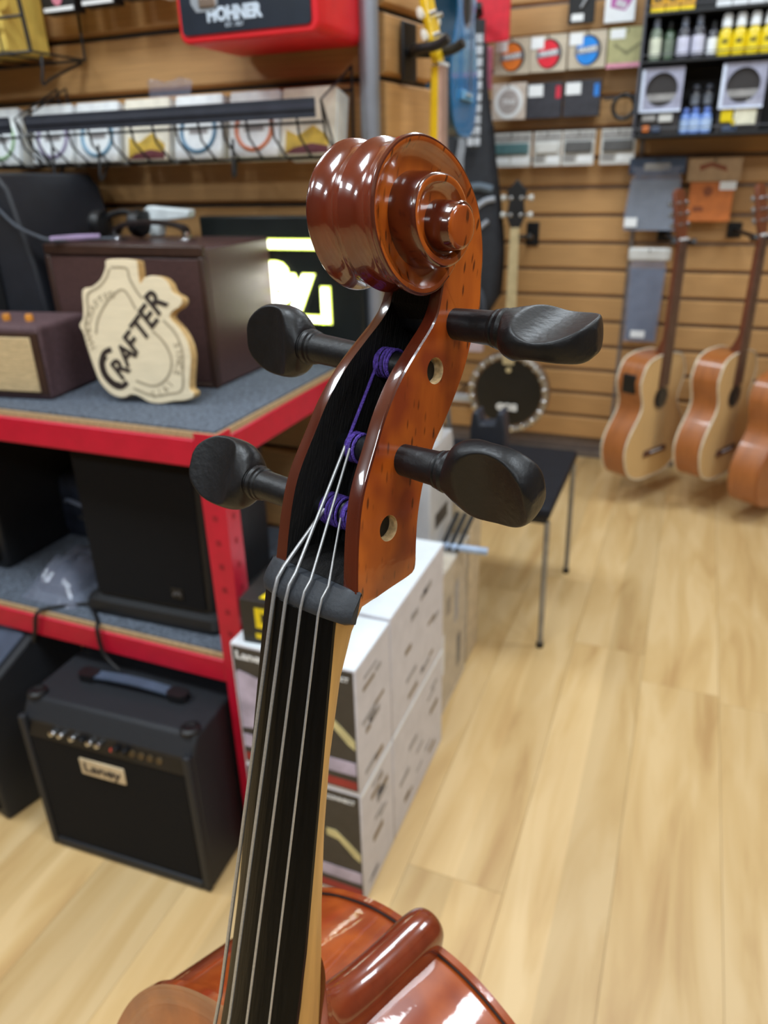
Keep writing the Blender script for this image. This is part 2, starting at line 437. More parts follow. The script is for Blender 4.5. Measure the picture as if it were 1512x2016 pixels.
def wz(z): return max(.0148, min(.0258, .0255 - .0764 * z))
front = [(.0042, -.0008), (.0040, .0045), (.0038, .0098), (.0030, .0204), (.0026, .0317), (.0030, .0427), (.0049, .0523), (.0095, .0660), (.0142, .0795), (.0217, .0935), (.0313, .1058), (.0390, .1150), (.0428, .1216), (.0442, .1290), (.0452, .1380)]
back = [(.0712, .1150), (.0702, .1116), (.0664, .0985), (.0608, .0864), (.0548, .0755), (.0487, .0658), (.0446, .0541), (.0425, .0444), (.0415, .0335), (.0420, .0211), (.0426, .0150), (.0420, .0108), (.0380, .0088), (.0300, .0066), (.0160, .0030)]
def smooth2(l, n=3): return [(p.x, p.y) for p in catmull([(a, b, 0) for a, b in l], n)]
def resample(pts, n):
    P = [Vector(p) for p in pts]; d = [0]
    for a, b in zip(P, P[1:]): d.append(d[-1] + (b - a).length)
    out = []; k = 0
    for i in range(n + 1):
        t = d[-1] * i / n
        while k < len(P) - 2 and d[k + 1] < t: k += 1
        u = (t - d[k]) / max(d[k + 1] - d[k], 1e-9); out.append(P[k] + (P[k + 1] - P[k]) * min(1, max(0, u)))
    return out
def wi(z): return max(.0104, .0182 - .0640 * z)
def pegbox_mesh():
    """open box lofted along its length: each section runs outside wall, back, other wall, then down into the hollow"""
    n = 64
    F = resample(smooth2(front, 4), n); B = resample(smooth2(list(reversed(back)), 4), n)
    st = [(k / n, 0) for k in range(n + 1)]
    secs = []; NS = 7
    def section(f, b, ins, cav):
        u = (b - f); L = u.length; u = u / L
        def at(x, d): q = f + u * d; return (x, q.x, q.y)
        wf, wb_ = wz(f.y) - ins, wz(b.y) - ins
        def wd(d): return wf + (wb_ - wf) * d / L
        e0, e1 = ins, L - ins
        half = [(-.0012, e0), (-.0005, e0 + .0003), (0, e0 + .0011)] + [(0, e0 + .0011 + (e1 - e0 - .0022) * k / NS) for k in range(1, NS)] + [(0, e1 - .0011), (-.0005, e1 - .0003), (-.0012, e1)]
        r = [at(wd(d) + dx, d) for dx, d in half] + [at(-(wd(d) + dx), d) for dx, d in reversed(half)]
        wi_ = min(wi(f.y), wf - .004)
        fl = max(e0 + .00002, cav)
        wt = wi_ * .97
        r += [at(-wi_, e0), at(-wt, fl), at(0, fl), at(wt, fl), at(wi_, e0)]
        return r
    def depth(f, L):
        z = f.y
        if z < .0098 or z > .1235: return 0
        return (L - .0075) * min(1, ((z - .0098) / .020)) ** .75
    for k in range(n + 1):
        f, b = F[k], B[k]
        if k == 0:
            up = (F[1] - F[0]).normalized() * .0011
            secs.append(section(f, b, .0011, 0)); secs.append(section(f + up * .3, b + (B[1] - B[0]).normalized() * .0003, .0004, 0))
        else:
            c0 = depth(F[k - 1], (B[k - 1] - F[k - 1]).length); c1 = depth(f, (b - f).length)
            if c0 > .01 and c1 == 0: secs.append(section(f, b, 0, c0))
            secs.append(section(f, b, 0, c1))
    mb = MB(); mb.loft(secs, True, True, True)
    nh = NS + 5; m = len(secs[0]); o = mb.obj('pegbox_solid', [V_OR, V_RED, PIT, RAW], None, 0)
    for p in o.data.polygons:
        js = sorted(v % m for v in p.vertices)
        if len(js) > 4: p.material_index = 1; continue
        lo, hi = js[0], js[-1]
        if lo == 0 and hi == m - 1: p.material_index = 1
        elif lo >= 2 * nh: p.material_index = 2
        elif lo >= 2 * nh - 1: p.material_index = 1
        elif lo == nh - 1: p.material_index = 1
        elif (2 <= lo and hi <= nh - 2) or (nh + 1 <= lo and hi <= 2 * nh - 3): p.material_index = 0
        else: p.material_index = 1
    return o
solid = pegbox_mesh()
def hole_cutter(y, z, r, x0, x1):
    return MB().lathe([(r, x0), (r, x1)], 28, 0, TX(0, y, z) @ RY(90)).obj('cut_hole', [RAW], None, 0)
PEGS = {'bass_low': (.0214, .0324, -1), 'bass_high': (.0446, .0977, -1), 'treble_high': (.0562, .1180, 1), 'treble_low': (.0282, .0606, 1)}
cuts = [hole_cutter(.0214, .0324, .0056, .010, .04), hole_cutter(.0446, .0977, .0056, .008, .04)]
for c in cuts:
    md = solid.modifiers.new('cut', 'BOOLEAN'); md.operation = 'DIFFERENCE'; md.object = c; md.solver = 'EXACT'; md.use_self = True; md.material_mode = 'TRANSFER'
dg = bpy.context.evaluated_depsgraph_get()
pme = bpy.data.meshes.new_from_object(solid.evaluated_get(dg))
pme.name = 'pegbox'; pme.shade_smooth(); pme.set_sharp_from_angle(angle=math.radians(28))
for o in cuts + [solid]: bpy.data.objects.remove(o)
po = bpy.data.objects.new('pegbox', pme); COL.objects.link(po); po.parent = cello; po.location = -BASE

# scroll: a spiral strip on each side and a fluted spine between the rims
SE = (.0265, .1535)
CR = [(-45, .0600, .0158), (-30, .0551, .0158), (-18, .0487, .0157), (-7, .0451, .0156), (5.6, .0413, .0156), (21, .0381, .0156), (36, .0349, .0157), (55, .0324, .0158), (76, .0309, .0160), (94, .0309, .0162), (116, .0320, .0165), (130, .0328, .0167), (143, .0331, .0169), (156, .0334, .0171), (168, .0330, .0173), (180, .0323, .0175), (193, .0312, .0177), (207, .0297, .0179), (225, .0285, .0181), (239, .0280, .0183), (257, .0275, .0185), (277, .0273, .0187), (295, .0268, .0188), (308, .0258, .0188), (328, .0246, .0190), (350, .0234, .0200), (370, .0222, .0214), (390, .0208, .0226), (420, .0190, .0236), (445, .0180, .0240), (465, .0177, .0242), (487, .0183, .0244), (506, .0188, .0247), (523, .0184, .0250), (539, .0177, .0253), (556, .0168, .0256), (576, .0160, .0259), (595, .0156, .0262), (619, .0155, .0265), (642, .0160, .0268), (669, .0164, .0272), (691, .0158, .0278), (712, .0142, .0288), (740, .0118, .0302), (775, .0096, .0318), (815, .0086, .0328), (860, .0083, .0330), (1200, .0083, .0330)]
def crest(th):
    for i in range(len(CR) - 1):
        a, b = CR[i], CR[i + 1]
        if th <= b[0]:
            t = (th - a[0]) / (b[0] - a[0]); t = max(0, t)
            p0 = CR[max(i - 1, 0)]; p3 = CR[min(i + 2, len(CR) - 1)]
            def h(k):
                m1 = (b[k] - p0[k]) / max(b[0] - p0[0], 1e-6) * (b[0] - a[0]); m2 = (p3[k] - a[k]) / max(p3[0] - a[0], 1e-6) * (b[0] - a[0])
                return (2 * t ** 3 - 3 * t * t + 1) * a[k] + (t ** 3 - 2 * t * t + t) * m1 + (-2 * t ** 3 + 3 * t * t) * b[k] + (t ** 3 - t * t) * m2
            return h(1), h(2)
    return CR[-1][1], CR[-1][2]
EYE_C = (.0288, .1528)      # the spiral centre drifts a little towards the eye
def centre(th):
    k = min(1, max(0, (th - 620) / 180)); k = k * k * (3 - 2 * k)
    return SE[0] + (EYE_C[0] - SE[0]) * k, SE[1] + (EYE_C[1] - SE[1]) * k
def spt(th, r, x, s, thc=None):
    cy, cz = centre(th if thc is None else thc); a = math.radians(th)
    return (s * x, cy + r * math.cos(a), cz + r * math.sin(a))
sc = MB()
for s in (-1, 1):
    rings = []; th = -45.0
    ths = []
    while th <= 835: ths.append(th); th += 4
    nfl = 9
    for th in ths:
        R, X = crest(th); Rn, Xn = crest(th + 360)
        Rn = min(Rn, R - .0022)
        if th > 470: R = max(R, Rn + .0030)
        full = min(1, max(0, (th + 15) / 75)); full = full * full * (3 - 2 * full)
        late = min(1, max(0, (th - 330) / 60)); beg = min(1, max(0, (th + 45) / 50)); beg = beg * beg * (3 - 2 * beg)
        gap = R - Rn
        dip = (.0004 + .0034 * full) - .0006 * late
        ring = [spt(th, R - .0002, X - .0010, s), spt(th, R - .0007, X - .0002, s), spt(th, R - .0014, X, s), spt(th, R - min(.0024, .35 * gap), X - .0003, s)]
        ri, ro = Rn + .0012, R - min(.0030, .45 * gap)
        for k in range(nfl + 1):
            u = k / nfl; r = ro + (ri - ro) * u
            xf = X - .0004 - (dip) * (math.sin(u * math.pi * .5) ** .8)
            ring.append(spt(th, r, min(xf, Xn - .001), s, th + 360 * u * u if th > 260 else th))
        tc = th + 360
        xfl = min(X - .0004 - dip, Xn - .001)
        for k in (.35, .7): ring.append(spt(tc, Rn + .0012 - .0008 * k, xfl + (Xn - .0016 - xfl) * k, s))
        ring += [spt(tc, Rn + .0001, Xn - .0016, s), spt(tc, Rn, Xn - .0008, s), spt(tc, Rn - .0007, Xn - .0001, s), spt(tc, Rn - .0014, Xn, s)]
        ring = [(s * ((wz(p[2]) + .00004) * (1 - beg) + abs(p[0]) * beg) if j < 5 + nfl else p[0], p[1], p[2]) for j, p in enumerate(ring)]
        rings.append(ring)
    b = MB(); b.loft(rings, False, False, False)
    nr = len(rings[0])
    # colours: walls and crests dark, channel floor orange
    mi = []
    for i in range(len(rings) - 1):
        for j in range(nr - 1): mi.append(1 if (j >= 4 + nfl and ths[i] > -40 and j < nr - 2) else (2 if j < 2 else 0))
    b.m = mi
    if s < 0: b.f = [tuple(reversed(f)) for f in b.f]
    o_ = len(sc.v); sc.v += b.v; sc.f += [tuple(i + o_ for i in f) for f in b.f]; sc.m += b.m
    # eye cap
    cap = [[spt(1000 + 360 * k / 36, .0083 * q, x, s) for k in range(36)] for q, x in ((1.0, .0322), (.92, .0330), (.8, .0333), (.5, .0335), (.05, .0336))]
    sc.loft(cap, True, False, True, 0)
# spine
rings = []; th = -45.0
NU = 36
while th <= 322:
    R, X = crest(th); ring = []
    fade = min(1, max(0, (th + 45) / 30))
    for k in range(NU + 1):
        u = -1 + 2 * k / NU; a = abs(u)
        d = .0 if a > .95 else .0031 * (math.sin(math.pi * min(1, a / .95)) ** .9) * fade
        if a < .04: d += .0002
        ring.append(spt(th, R - .0002 - d, (X - .0010) * u, 1))
    rings.append(ring); th += 4
sc.loft(rings, False, False, False, 3)
scroll = cpart(sc, 'scroll', [V_OR, V_RED, V_RED, V_DK], 38)

# nut
NW = .0274
ringsn = []
for k in range(17):
    u = -1 + 2 * k / 16; x = NW * u - .0011; a = abs(u)
    crown = -.0048 * (1 - a ** 2.2)           # arched front over the strings
    endf = 0 if a < .9 else (a - .9) / .1
    yf = .0010 + crown - .0012
    pr = [(.0046, -.0058), (yf + .0030, -.0066), (yf + .0006, -.0054), (yf, -.0030), (yf + .0009, .0004), (yf + .0024, .0036), (yf + .0046, .0076), (.0056, .0086)]
    pr = [(y + (.0015 * endf if i not in (0, 7) else 0), z * (1 - .12 * endf)) for i, (y, z) in enumerate(pr)]
    ringsn.append([(x, y, z) for y, z in pr])
nut = cpart(MB().loft(ringsn), 'nut', EBN, 40)

# fingerboard and neck
def fbw(z): return .0212 + min(-z, .5) * .017
def fbx(z): return -.0047 + .0264 * min(-z, .18) - .0000 * z
rings = []
for z in [-.0055, -.03, -.07, -.12, -.17, -.22, -.27, -.35, -.45, -.565]:
    w = fbw(z); c = fbx(z); rise = .0056 + .005 * (-z / .5); yo = .0010 - .055 * max(0, -z - .20)
    r = [(c + w * u, yo - rise * (1 - abs(u) ** 2.0), z) for u in [-1 + 2 * k / 14 for k in range(15)]]
    r += [(c + w * .985, yo + .0024 + .004 * max(0, -z - .2), z), (c - w * .985, yo + .0024 + .004 * max(0, -z - .2), z)]
    rings.append(r)
cpart(MB().loft(rings), 'fingerboard', EBONY, 30, bevel=.0004)
rings = []
for z, k, D, n in ((.004, 1.0, .031, 3.0), (-.006, .99, .0285, 2.6), (-.018, .97, .026, 1.9), (-.04, .96, .0245, 1.45), (-.08, .96, .024, 1.28), (-.12, .96, .0245, 1.35), (-.16, .965, .0255, 1.6), (-.20, .97, .029, 1.9), (-.26, .98, .040, 2.3)):
    w = fbw(z) * k; c = fbx(z); yo = .0034 - .055 * max(0, -z - .20)
    r = []
    for q in range(19):
        a = math.pi * q / 18; cx_, sy_ = math.cos(a), math.sin(a)
        m_ = (abs(cx_) ** n + abs(sy_) ** n) ** (-1 / n)
        r.append((c + w * cx_ * m_, yo + D * sy_ * m_, z))
    rings.append(r)
cpart(MB().loft(rings), 'neck', MAPLEN, 50)
# heel running over the ribs to the button
hp = [(.024, -.185, .0200), (.031, -.212, .0185), (.038, -.234, .0170), (.050, -.2465, .0158), (.075, -.2510, .0148), (.105, -.2505, .0143), (.130, -.2480, .0143), (.144, -.2485, .0140), (.1495, -.2520, .0120), (.1512, -.2570, .0095)]
hp = [tuple(p) for p in catmull(hp, 3)]
rings = []
for y, z, w in hp:
    rings.append([(w * 1.06, y, z - .075)] + [(w * math.cos(a), y, z - w + w * math.sin(a)) for a in [math.pi * j / 16 for j in range(17)]] + [(-w * 1.06, y, z - .075)])
cpart(MB().loft(rings), 'heel', varnish('varnish_heel', S(120, 48, 24), S(100, 38, 19), fleck=False), 50)
# body
half = [(0, -.268), (.03, -.269), (.058, -.276), (.09, -.291), (.12, -.315), (.145, -.350), (.163, -.395), (.170, -.44), (.166, -.49), (.150, -.545), (.143, -.580), (.150, -.600), (.138, -.605), (.118, -.64), (.112, -.675), (.118, -.715), (.136, -.745), (.158, -.755), (.152, -.770), (.178, -.795), (.205, -.845), (.212, -.89), (.202, -.945), (.165, -.993), (.10, -1.018), (0, -1.024)]
hs_ = [(p.x, p.y) for p in catmull([(a, b, 0) for a, b in half], 4)]
outl = hs_ + [(-x, z) for x, z in reversed(hs_[1:-1])]
YFR, YBK = .026, .142
inn = inset(outl, .0035)
b = MB(); b.loft([[(x, y, z) for x, z in inn] for y in (YFR, YFR + .03, YBK - .03, YBK)], True, False, False)
cpart(b, 'ribs', V_BODY, 40)
def plate(name, ye, thick, arch, sgn):
    rings = []
    cx, cz_ = 0, -.66
    for k, a in ((1.0, 0), (.985, -.001), (.95, -.0006), (.85, .25), (.65, .65), (.4, .9), (.1, 1.0)):
        aa = a if a <= 0 else a * arch
        rings.append([(x * k, ye + sgn * (thick + aa), cz_ + (z - cz_) * k) for x, z in outl])
    b = MB(); b.loft([[(x, ye, z) for x, z in inset(outl, .006)], [(x, ye, z) for x, z in outl], [(x, ye + sgn * thick, z) for x, z in outl]], True, True, False)
    o_ = len(b.v); b.loft(rings, True, False, True)
    return cpart(b, name, V_BODY, 45)
plate('front_plate', YFR, .005, .016, -1)
plate('back_plate', YBK, .005, .014, 1)
cpart(MB().tube([(x, YBK + .0002, z) for x, z in inset(outl, .0022)], .0010, 6, closed=True), 'edge_seam', mat('seam_black', S(24, 16, 14), .5), 40)
# lower fittings
BZ = -.700
cpart(MB().prism([(-.045, -.006), (-.03, -.006), (-.015, -.03), (.015, -.03), (.03, -.006), (.045, -.006), (.043, -.07), (.030, -.088), (0, -.095), (-.030, -.088), (-.043, -.07)], BZ - .006, BZ + .005, 'z'), 'bridge', MAPLEN, 30, bevel=.001)
cpart(MB().loft([[(x, y, z) for x, y in ((-w, -.030), (0, -.038), (w, -.030), (w, -.022), (-w, -.022))] for w, z in ((.030, -.78), (.022, -.90), (.014, -1.015))]), 'tailpiece', EBONY, 30, bevel=.001)
cpart(MB().cyl(.005, 0, .135, 14, 0, TX(*BASE)).lathe([(.016, .128), (.018, .140), (.010, .150)], 18, 0, TX(*BASE)), 'endpin', METAL, 35)

# pegs
def peg(y, z, s, roll, collar, tip, tilt=0, headL=.0385, name='peg'):
    """shaft along s*x; collar and tip are distances from the centre line"""
    TT = TX(0, y, z) @ TX(s * wz(z), 0, 0) @ RY(-s * tilt) @ TX(-s * wz(z), 0, 0)
    M = TT @ RY(90 * s)
    w = wz(z)
    p = MB()
    pr = [(.0010, -tip), (.0050, -tip), (.0054, -tip + .001), (.0066, w), (.0072, collar - .004), (.0078, collar - .0034), (.0080, collar - .0022), (.0074, collar - .0016), (.0084, collar - .0008), (.0087, collar + .0010), (.0080, collar + .0019), (.0078, collar + .0026), (.0086, collar + .0034), (.0082, collar + .0050), (.006, collar + .0056)]
    p.lathe(pr, 28, 0, M)
    o = cpart(p, name, EBP, 32)
    # thumb piece: thick rounded disc scooped on both faces
    h = MB(); NA, NB = 56, 40
    a0 = collar + .0030; L = headL
    key = [(0, .0084), (.03, .0108), (.10, .0142), (.25, .0170), (.50, .0177), (.72, .0167), (.88, .0130), (.96, .0082), (1.0, .0010)]
    kk = catmull([(a, b, 0) for a, b in key], 10)
    def halfw(u):
        for i in range(len(kk) - 1):
            if kk[i + 1].x >= u: 
                t = (u - kk[i].x) / max(kk[i + 1].x - kk[i].x, 1e-9); return max(.0004, kk[i].y + (kk[i + 1].y - kk[i].y) * t)
        return .0004
    def thick(u, bb):
        T = .0088 - .0008 * u
        kb = min(1, u / .40); kb = kb * kb * (3 - 2 * kb)
        base = T * max(0, 1 - abs(bb) ** (2 + 2.4 * kb)) ** (.5 - .06 * kb)
        base *= 1 - max(0, (u - .90) / .10) ** 3 * .45
        q = (u - .54) / .46
        sc_ = .0036 + (.0043 * q * q if q > 0 else .0088 * q * q)
        if u < .06: return max(.0003, base)
        k_ = .00035
        return max(.0003, -k_ * math.log(math.exp(-base / k_) + math.exp(-sc_ / k_)))
    us = [0] + [.5 - .5 * math.cos(math.pi * (i) / NA) for i in range(1, NA)] + [1]
    rings = []
    for u in us:
        hw = halfw(u); up = []; dn = []
        for j in range(NB + 1):
            bb = -math.cos(math.pi * j / NB)
            t = thick(u, bb)
            up.append((bb * hw, t)); dn.append((bb * hw, -t))
        rr = up + list(reversed(dn))
        rings.append([(q[0], q[1], a0 + L * u) for q in rr])
    # face normal (second coordinate) starts along the string side, then rolls about the peg axis
    hm = h; hm.loft(rings, True, True, True, 0, TT @ RX(roll) @ RY(90 * s))
    return o, cpart_child(hm, 'peg_head', EBP, o, 50)
def cpart_child(mb, name, m, parent, angle=35):
    return mb.obj(name, m, parent, angle)
peg(*PEGS['bass_low'], -10, .0600, wz(.0324) - .0040, 0, .046)
peg(*PEGS['bass_high'], 12, .0575, wz(.0977) - .0042, 2.2, .040)
peg(*PEGS['treble_high'], -64, .0405, .0120)
peg(*PEGS['treble_low'], 33, .0430, .0180)

# strings: below the nut to the bridge, above the nut to the pegs, thread windings on the pegs
def winding(parent, y, z, x0, x1, r, turns, rt=.00066):
    pts = []; n = int(turns * 16)
    for k in range(n + 1):
        a = 2 * math.pi * turns * k / n; x = x0 + (x1 - x0) * (k / n) + .0006 * math.sin(a * .37)
        pts.append((x, y + r * math.cos(a), z + r * math.sin(a)))
    return MB().tube(pts, rt, 6).obj('string_winding', PURPLE, parent)
SX = [(-.0138, -.0200, .00095), (-.0052, -.0078, .0008), (.0042, .0050, .00065), (.0135, .0180, .00055)]
SB = [-.0082, -.0118, -.0126, -.0108]
tops = [(-.0085, .0214 - .0066, .0324 + .001), (-.0090, .0446 - .0062, .0977), (-.0045, .0282 - .0062, .0606), (.0015, .0214 - .0064, .0324)]
for i, ((xn, xb, r), yb, tp) in enumerate(zip(SX, SB, tops)):
    yn = -.0050 - .0026 * (1 - (xn / .02) ** 2) + .0022
    sl = (xb - xn) / .22, (yb - yn) / .22
    zb = BZ + .0
    low = (xn + sl[0] * .69, -.088 + .012 * (abs(i - 1.5) > 1), zb)
    low = (xn + sl[0] * (-zb) * .98, (yn + sl[1] * .22) - .055 * (-zb - .22) * 1.05 - .012, zb)
    p = [low, (xn + sl[0] * .22, yb, -.22), (xn + sl[0] * .1, yn + sl[1] * .1 - .0002, -.10), (xn, yn - .0006, -.004), (xn, yn + .0006, .0030), (xn + .0002, yn + .0034, .0078)]
    top = Vector(tp); a = Vector(p[-1])
    p += [tuple(a + (top - a) * t) for t in ((.33, .66, 1.0) if i != 1 else (.3, .62))]
    st_ = cpart(MB().tube(p, r, 8), 'string', STEEL, 60)
    if i == 0: winding(st_, .0214, .0324, -.0125, -.0015, .0068, 9)
    if i == 1:
        winding(st_, .0446, .0977, -.0125, -.0035, .0064, 7)
        q = [tuple(a + (top - a) * t) for t in (.62, .8, 1.0)]
        MB().tube(q, .00075, 8).obj('string_thread', PURPLE, st_)
        MB().tube(catmull([(-.0125, .0446, .104), (-.0145, .042, .107), (-.0155, .040, .1085), (-.0150, .0395, .110), (-.0143, .0405, .1092)], 4), .0006, 6).obj('thread_end', PURPLE, st_)
    if i == 2: winding(st_, .0282, .0606, -.0085, -.0015, .0064, 5)
    if i == 3: winding(st_, .0214, .0324, .0005, .0050, .0066, 4)
# ------------------------------------------------------------------ things on the upper shelf
PURP = mat('plum_tolex', S(84, 62, 66), 0.75, var=0.25, scale=220, bump=0.4, bscale=600)
BROWN = mat('brown_leatherette', S(76, 54, 52), 0.36, var=0.15, scale=150, bump=0.15, bscale=500)
BROWN_D = mat('brown_binding', S(58, 38, 30), 0.4, var=0.1)
WEAVE = mat('straw_grille_cloth', S(196, 172, 130), 0.85, var=0.2, scale=60, stretch=(1, 1, 14), bump=0.3, bscale=90)
GOLD = mat('brass_badge', S(150, 116, 50), 0.4, 0.6)

t = thing('guitar_amplifier', 'small plum amplifier with straw coloured grille at left of the upper shelf', 'amplifier', (-1.078, 1.02, SHT), (0, 0, math.radians(8)))
MB().box(-.36, -.012, 0, .15, 0, .138).obj('cabinet', PURP, t, 30, bevel=.008, seg=3)
MB().box(-.345, -.015, -.003, .001, .010, .126).obj('frame', BROWN_D, t, 0, bevel=.001)
MB().box(-.338, -.03, -.006, -.002, .016, .118).obj('grille', WEAVE, t, 30, bevel=.003)
MB().lathe([(.001, 0), (.012, 0), (.013, .002), (.011, .004), (.001, .0035)], 20, 0, TX(-.125, -.006, .106) @ RX(90)).obj('badge', GOLD, t)
for k in range(4): MB().lathe([(.007, 0), (.0075, .008), (.006, .012), (.0005, .012)], 16, 0, TX(-.065 - k * .05, .05, .138)).obj('knob', mat('orange_knob', S(214, 140, 50), .4), t)

BX0, BX1, BY0, BY1 = -1.205, -0.832, 1.185, 1.425
t = thing('acoustic_amplifier', 'large brown leather covered amplifier case standing behind the wooden plaque', 'amplifier', ((BX0 + BX1) / 2, BY0, SHT))
bw, bd, bh = (BX1 - BX0) / 2, BY1 - BY0, 0.262
MB().box(-bw, bw, 0.008, bd, 0, bh).obj('cabinet', BROWN, t, 30, bevel=.006)
MB().box(-bw + .01, bw - .01, 0, .010, .01, bh - .02).obj('front_panel', BROWN, t, 30, bevel=.003)
e = MB()
e.box(-bw, bw, -.003, .012, bh - .018, bh + .002); e.box(-bw, -bw + .012, -.003, .012, 0, bh - .018); e.box(bw - .012, bw, -.003, .012, 0, bh - .018); e.box(-bw + .012, bw - .012, -.003, .012, 0, .010)
e.obj('edge_binding', BROWN_D, t, 30, bevel=.003)
hp = catmull([(-.085, .10, bh + .012), (-.078, .10, bh + .026), (-.04, .10, bh + .033), (0, .10, bh + .035), (.04, .10, bh + .033), (.078, .10, bh + .026), (.085, .10, bh + .012)], 4)
rings = [[(p.x, p.y + dy, p.z + dz) for dy, dz in ((-.013, -.003), (.013, -.003), (.014, .003), (0, .006), (-.014, .003))] for p in hp]
MB().loft(rings).obj('handle', mat('black_leather', S(36, 28, 28), .4), t, 40)
for s in (-1, 1):
    MB().box(s * .085 - .012, s * .085 + .012, .085, .115, bh, bh + .006).lathe([(.009, 0), (.009, .006), (.004, .012), (.001, .013)], 14, 0, TX(s * .085, .10, bh + .006)).obj('handle_bracket', CHROME, t, 30, bevel=.001)

# wooden plaque leaning on the brown case
MAPLE = mat('pale_maple', S(222, 207, 176), 0.5, var=0.05, scale=18, stretch=(1, 1, 6))
MAPLE_E = mat('maple_edge', S(206, 170, 112), 0.55, var=0.1, scale=25, stretch=(1, 1, 5))
BURN = mat('burnt_groove', S(40, 26, 18), 0.7)
ENGR = mat('engraved_line', S(160, 146, 120), 0.7)
def PX(u, v):   # plaque sketch units (from a drawing 240 x 320) to metres
    return ((u - 740) * 0.208 / 1330, (1940 - v) * 0.250 / 1830)
out = [(450, 110), (650, 95), (800, 110), (830, 145), (835, 300), (850, 400), (900, 330), (1000, 300), (1110, 320), (1190, 390), (1235, 500), (1330, 560), (1345, 620), (1310, 680), (1220, 740), (1185, 820), (1300, 960), (1380, 1120), (1410, 1300), (1390, 1500), (1370, 1720), (1420, 1770), (1400, 1840), (1300, 1880), (1150, 1900), (980, 1935), (840, 1920), (720, 1850), (620, 1830), (540, 1870), (440, 1870), (330, 1810), (230, 1680), (180, 1540), (140, 1380), (100, 1200), (70, 1040), (30, 930), (80, 850), (100, 700), (115, 480), (240, 440), (360, 340), (430, 200)]
pl = [tuple(p[:2]) for p in catmull([PX(*p) + (0,) for p in out], 3, True)]
lean = math.radians(-9)
t = thing('wooden_plaque', 'pale wooden shield shaped plaque with dark burnt lettering leaning on the brown case', 'sign', (-0.912, 1.052, SHT + .001), (lean, 0, math.radians(10)))
MB().prism(pl, 0, .026, 'y', 0, None, 1).obj('board', [MAPLE, MAPLE_E], t, 30, bevel=.002)
def groove_line(pts, w, m, name='engraving', n=6, y=-0.0006):
    P = [Vector((*PX(*p), 0)) for p in pts]; P = catmull(P, n)
    b = MB(); v = []
    for i, p in enumerate(P):
        tg = (P[min(i + 1, len(P) - 1)] - P[max(i - 1, 0)]).normalized(); nn = Vector((-tg.y, tg.x, 0))
        for s in (-1, 1):
            q = p + nn * (s * w / 2); v += [(q.x, y, q.y), (q.x, 0.0004, q.y)]
    f = []
    for i in range(len(P) - 1):
        a = i * 4; c = a + 4
        f += [(a, a + 2, c + 2, c), (a, c, c + 1, a + 1), (a + 2, a + 3, c + 3, c + 2)]
    return b.add(v, f).obj(name, m, t, 0)
groove_line([(500, 200), (690, 210), (720, 330), (790, 480), (860, 580)], .004, ENGR)
groove_line([(480, 215), (430, 330), (330, 440), (180, 540), (160, 760), (110, 920), (130, 1050)], .004, ENGR)
groove_line([(770, 720), (640, 480), (480, 560), (350, 720), (270, 880), (240, 1040)], .004, ENGR)
groove_line([(1100, 850), (1240, 1020), (1310, 1250), (1300, 1500), (1270, 1740), (1100, 1800), (900, 1830), (660, 1740)], .004, ENGR)
groove_line([(960, 990), (1080, 1120), (1160, 1300), (1150, 1480), (1050, 1640), (900, 1700), (700, 1640)], .004, ENGR)
groove_line([(420, 1235), (320, 1290), (270, 1430), (300, 1580), (400, 1700), (500, 1730), (590, 1660)], .010, BURN, 'big_letter')
groove_line([(345, 1330), (300, 1430), (330, 1570), (420, 1670), (500, 1690)], .006, BURN, 'big_letter')
ang = math.atan2(1640 - 600, 1080 - 470 + 120)
for ch, u, v, sz in (('R', 505, 1500, .050), ('A', 600, 1310, .050), ('F', 690, 1165, .054), ('T', 810, 985, .054), ('E', 915, 830, .055), ('R', 1020, 640, .058)):
    x, z = PX(u, v)
    text_obj('letter', ch, sz, BURN, t, (x, -.0008, z), (math.pi / 2, -math.radians(47), 0), .0008, xscale=0.9, bold=.0012, shear=.15)
for s_, cx, cz, rad, a0, a1, size in (('HANDCRAFTED', 560, 1000, 420, 205, 100, .0175), ('SINCE 1972', 720, 1300, 545, 15, -70, .0175)):
    for i, ch in enumerate(s_):
        if ch == ' ': continue
        a = math.radians(a0 + (a1 - a0) * i / (len(s_) - 1))
        x, z = PX(cx + rad * math.cos(a), cz - rad * math.sin(a) * (1.1 if a0 > 90 else 1.0))
        text_obj('letter', ch, size, ENGR, t, (x, -.0004, z), (math.pi / 2, -(a - math.pi / 2), 0), .0004)

# tall black loudspeaker, far left of the upper shelf
t = thing('loudspeaker', 'tall black loudspeaker cut by the left edge, with a thin cable across it', 'loudspeaker', (-1.40, 1.20, SHT))
MB().prism([(-.22, 0), (.185, 0), (.165, .22), (.135, .365), (.115, .39), (-.22, .40)], -.02, .24, 'y').obj('cabinet', mat('dark_speaker', S(26, 29, 36), .55, bump=.1), t, 30, bevel=.006)
MB().box(-.20, .07, -.026, -.019, .03, .36).obj('grille', GRILLE, t, 30, bevel=.003)
cb = catmull([(-1.50, 1.172, 1.345), (-1.36, 1.172, 1.30), (-1.30, 1.172, 1.262), (-1.25, 1.168, 1.224), (-1.20, 1.168, 1.204), (-1.165, 1.172, 1.196), (-1.12, 1.21, 1.195), (-1.08, 1.25, 1.194)], 6)
t = thing('audio_cable', 'thin grey cable hanging over the tall black loudspeaker', 'cable', tuple(cb[0]))
MB().tube(cb, .0035, 8).obj('cord', mat('grey_cord', S(62, 68, 78), .5), t, loc=-cb[0])
MB().tube([(-1.17, 1.172, 1.197), (-1.13, 1.20, 1.1985), (-1.10, 1.23, 1.199)], [.006, .0065, .005], 10).obj('plug', mat('lilac_plug', S(150, 130, 165), .4), t, loc=-cb[0])
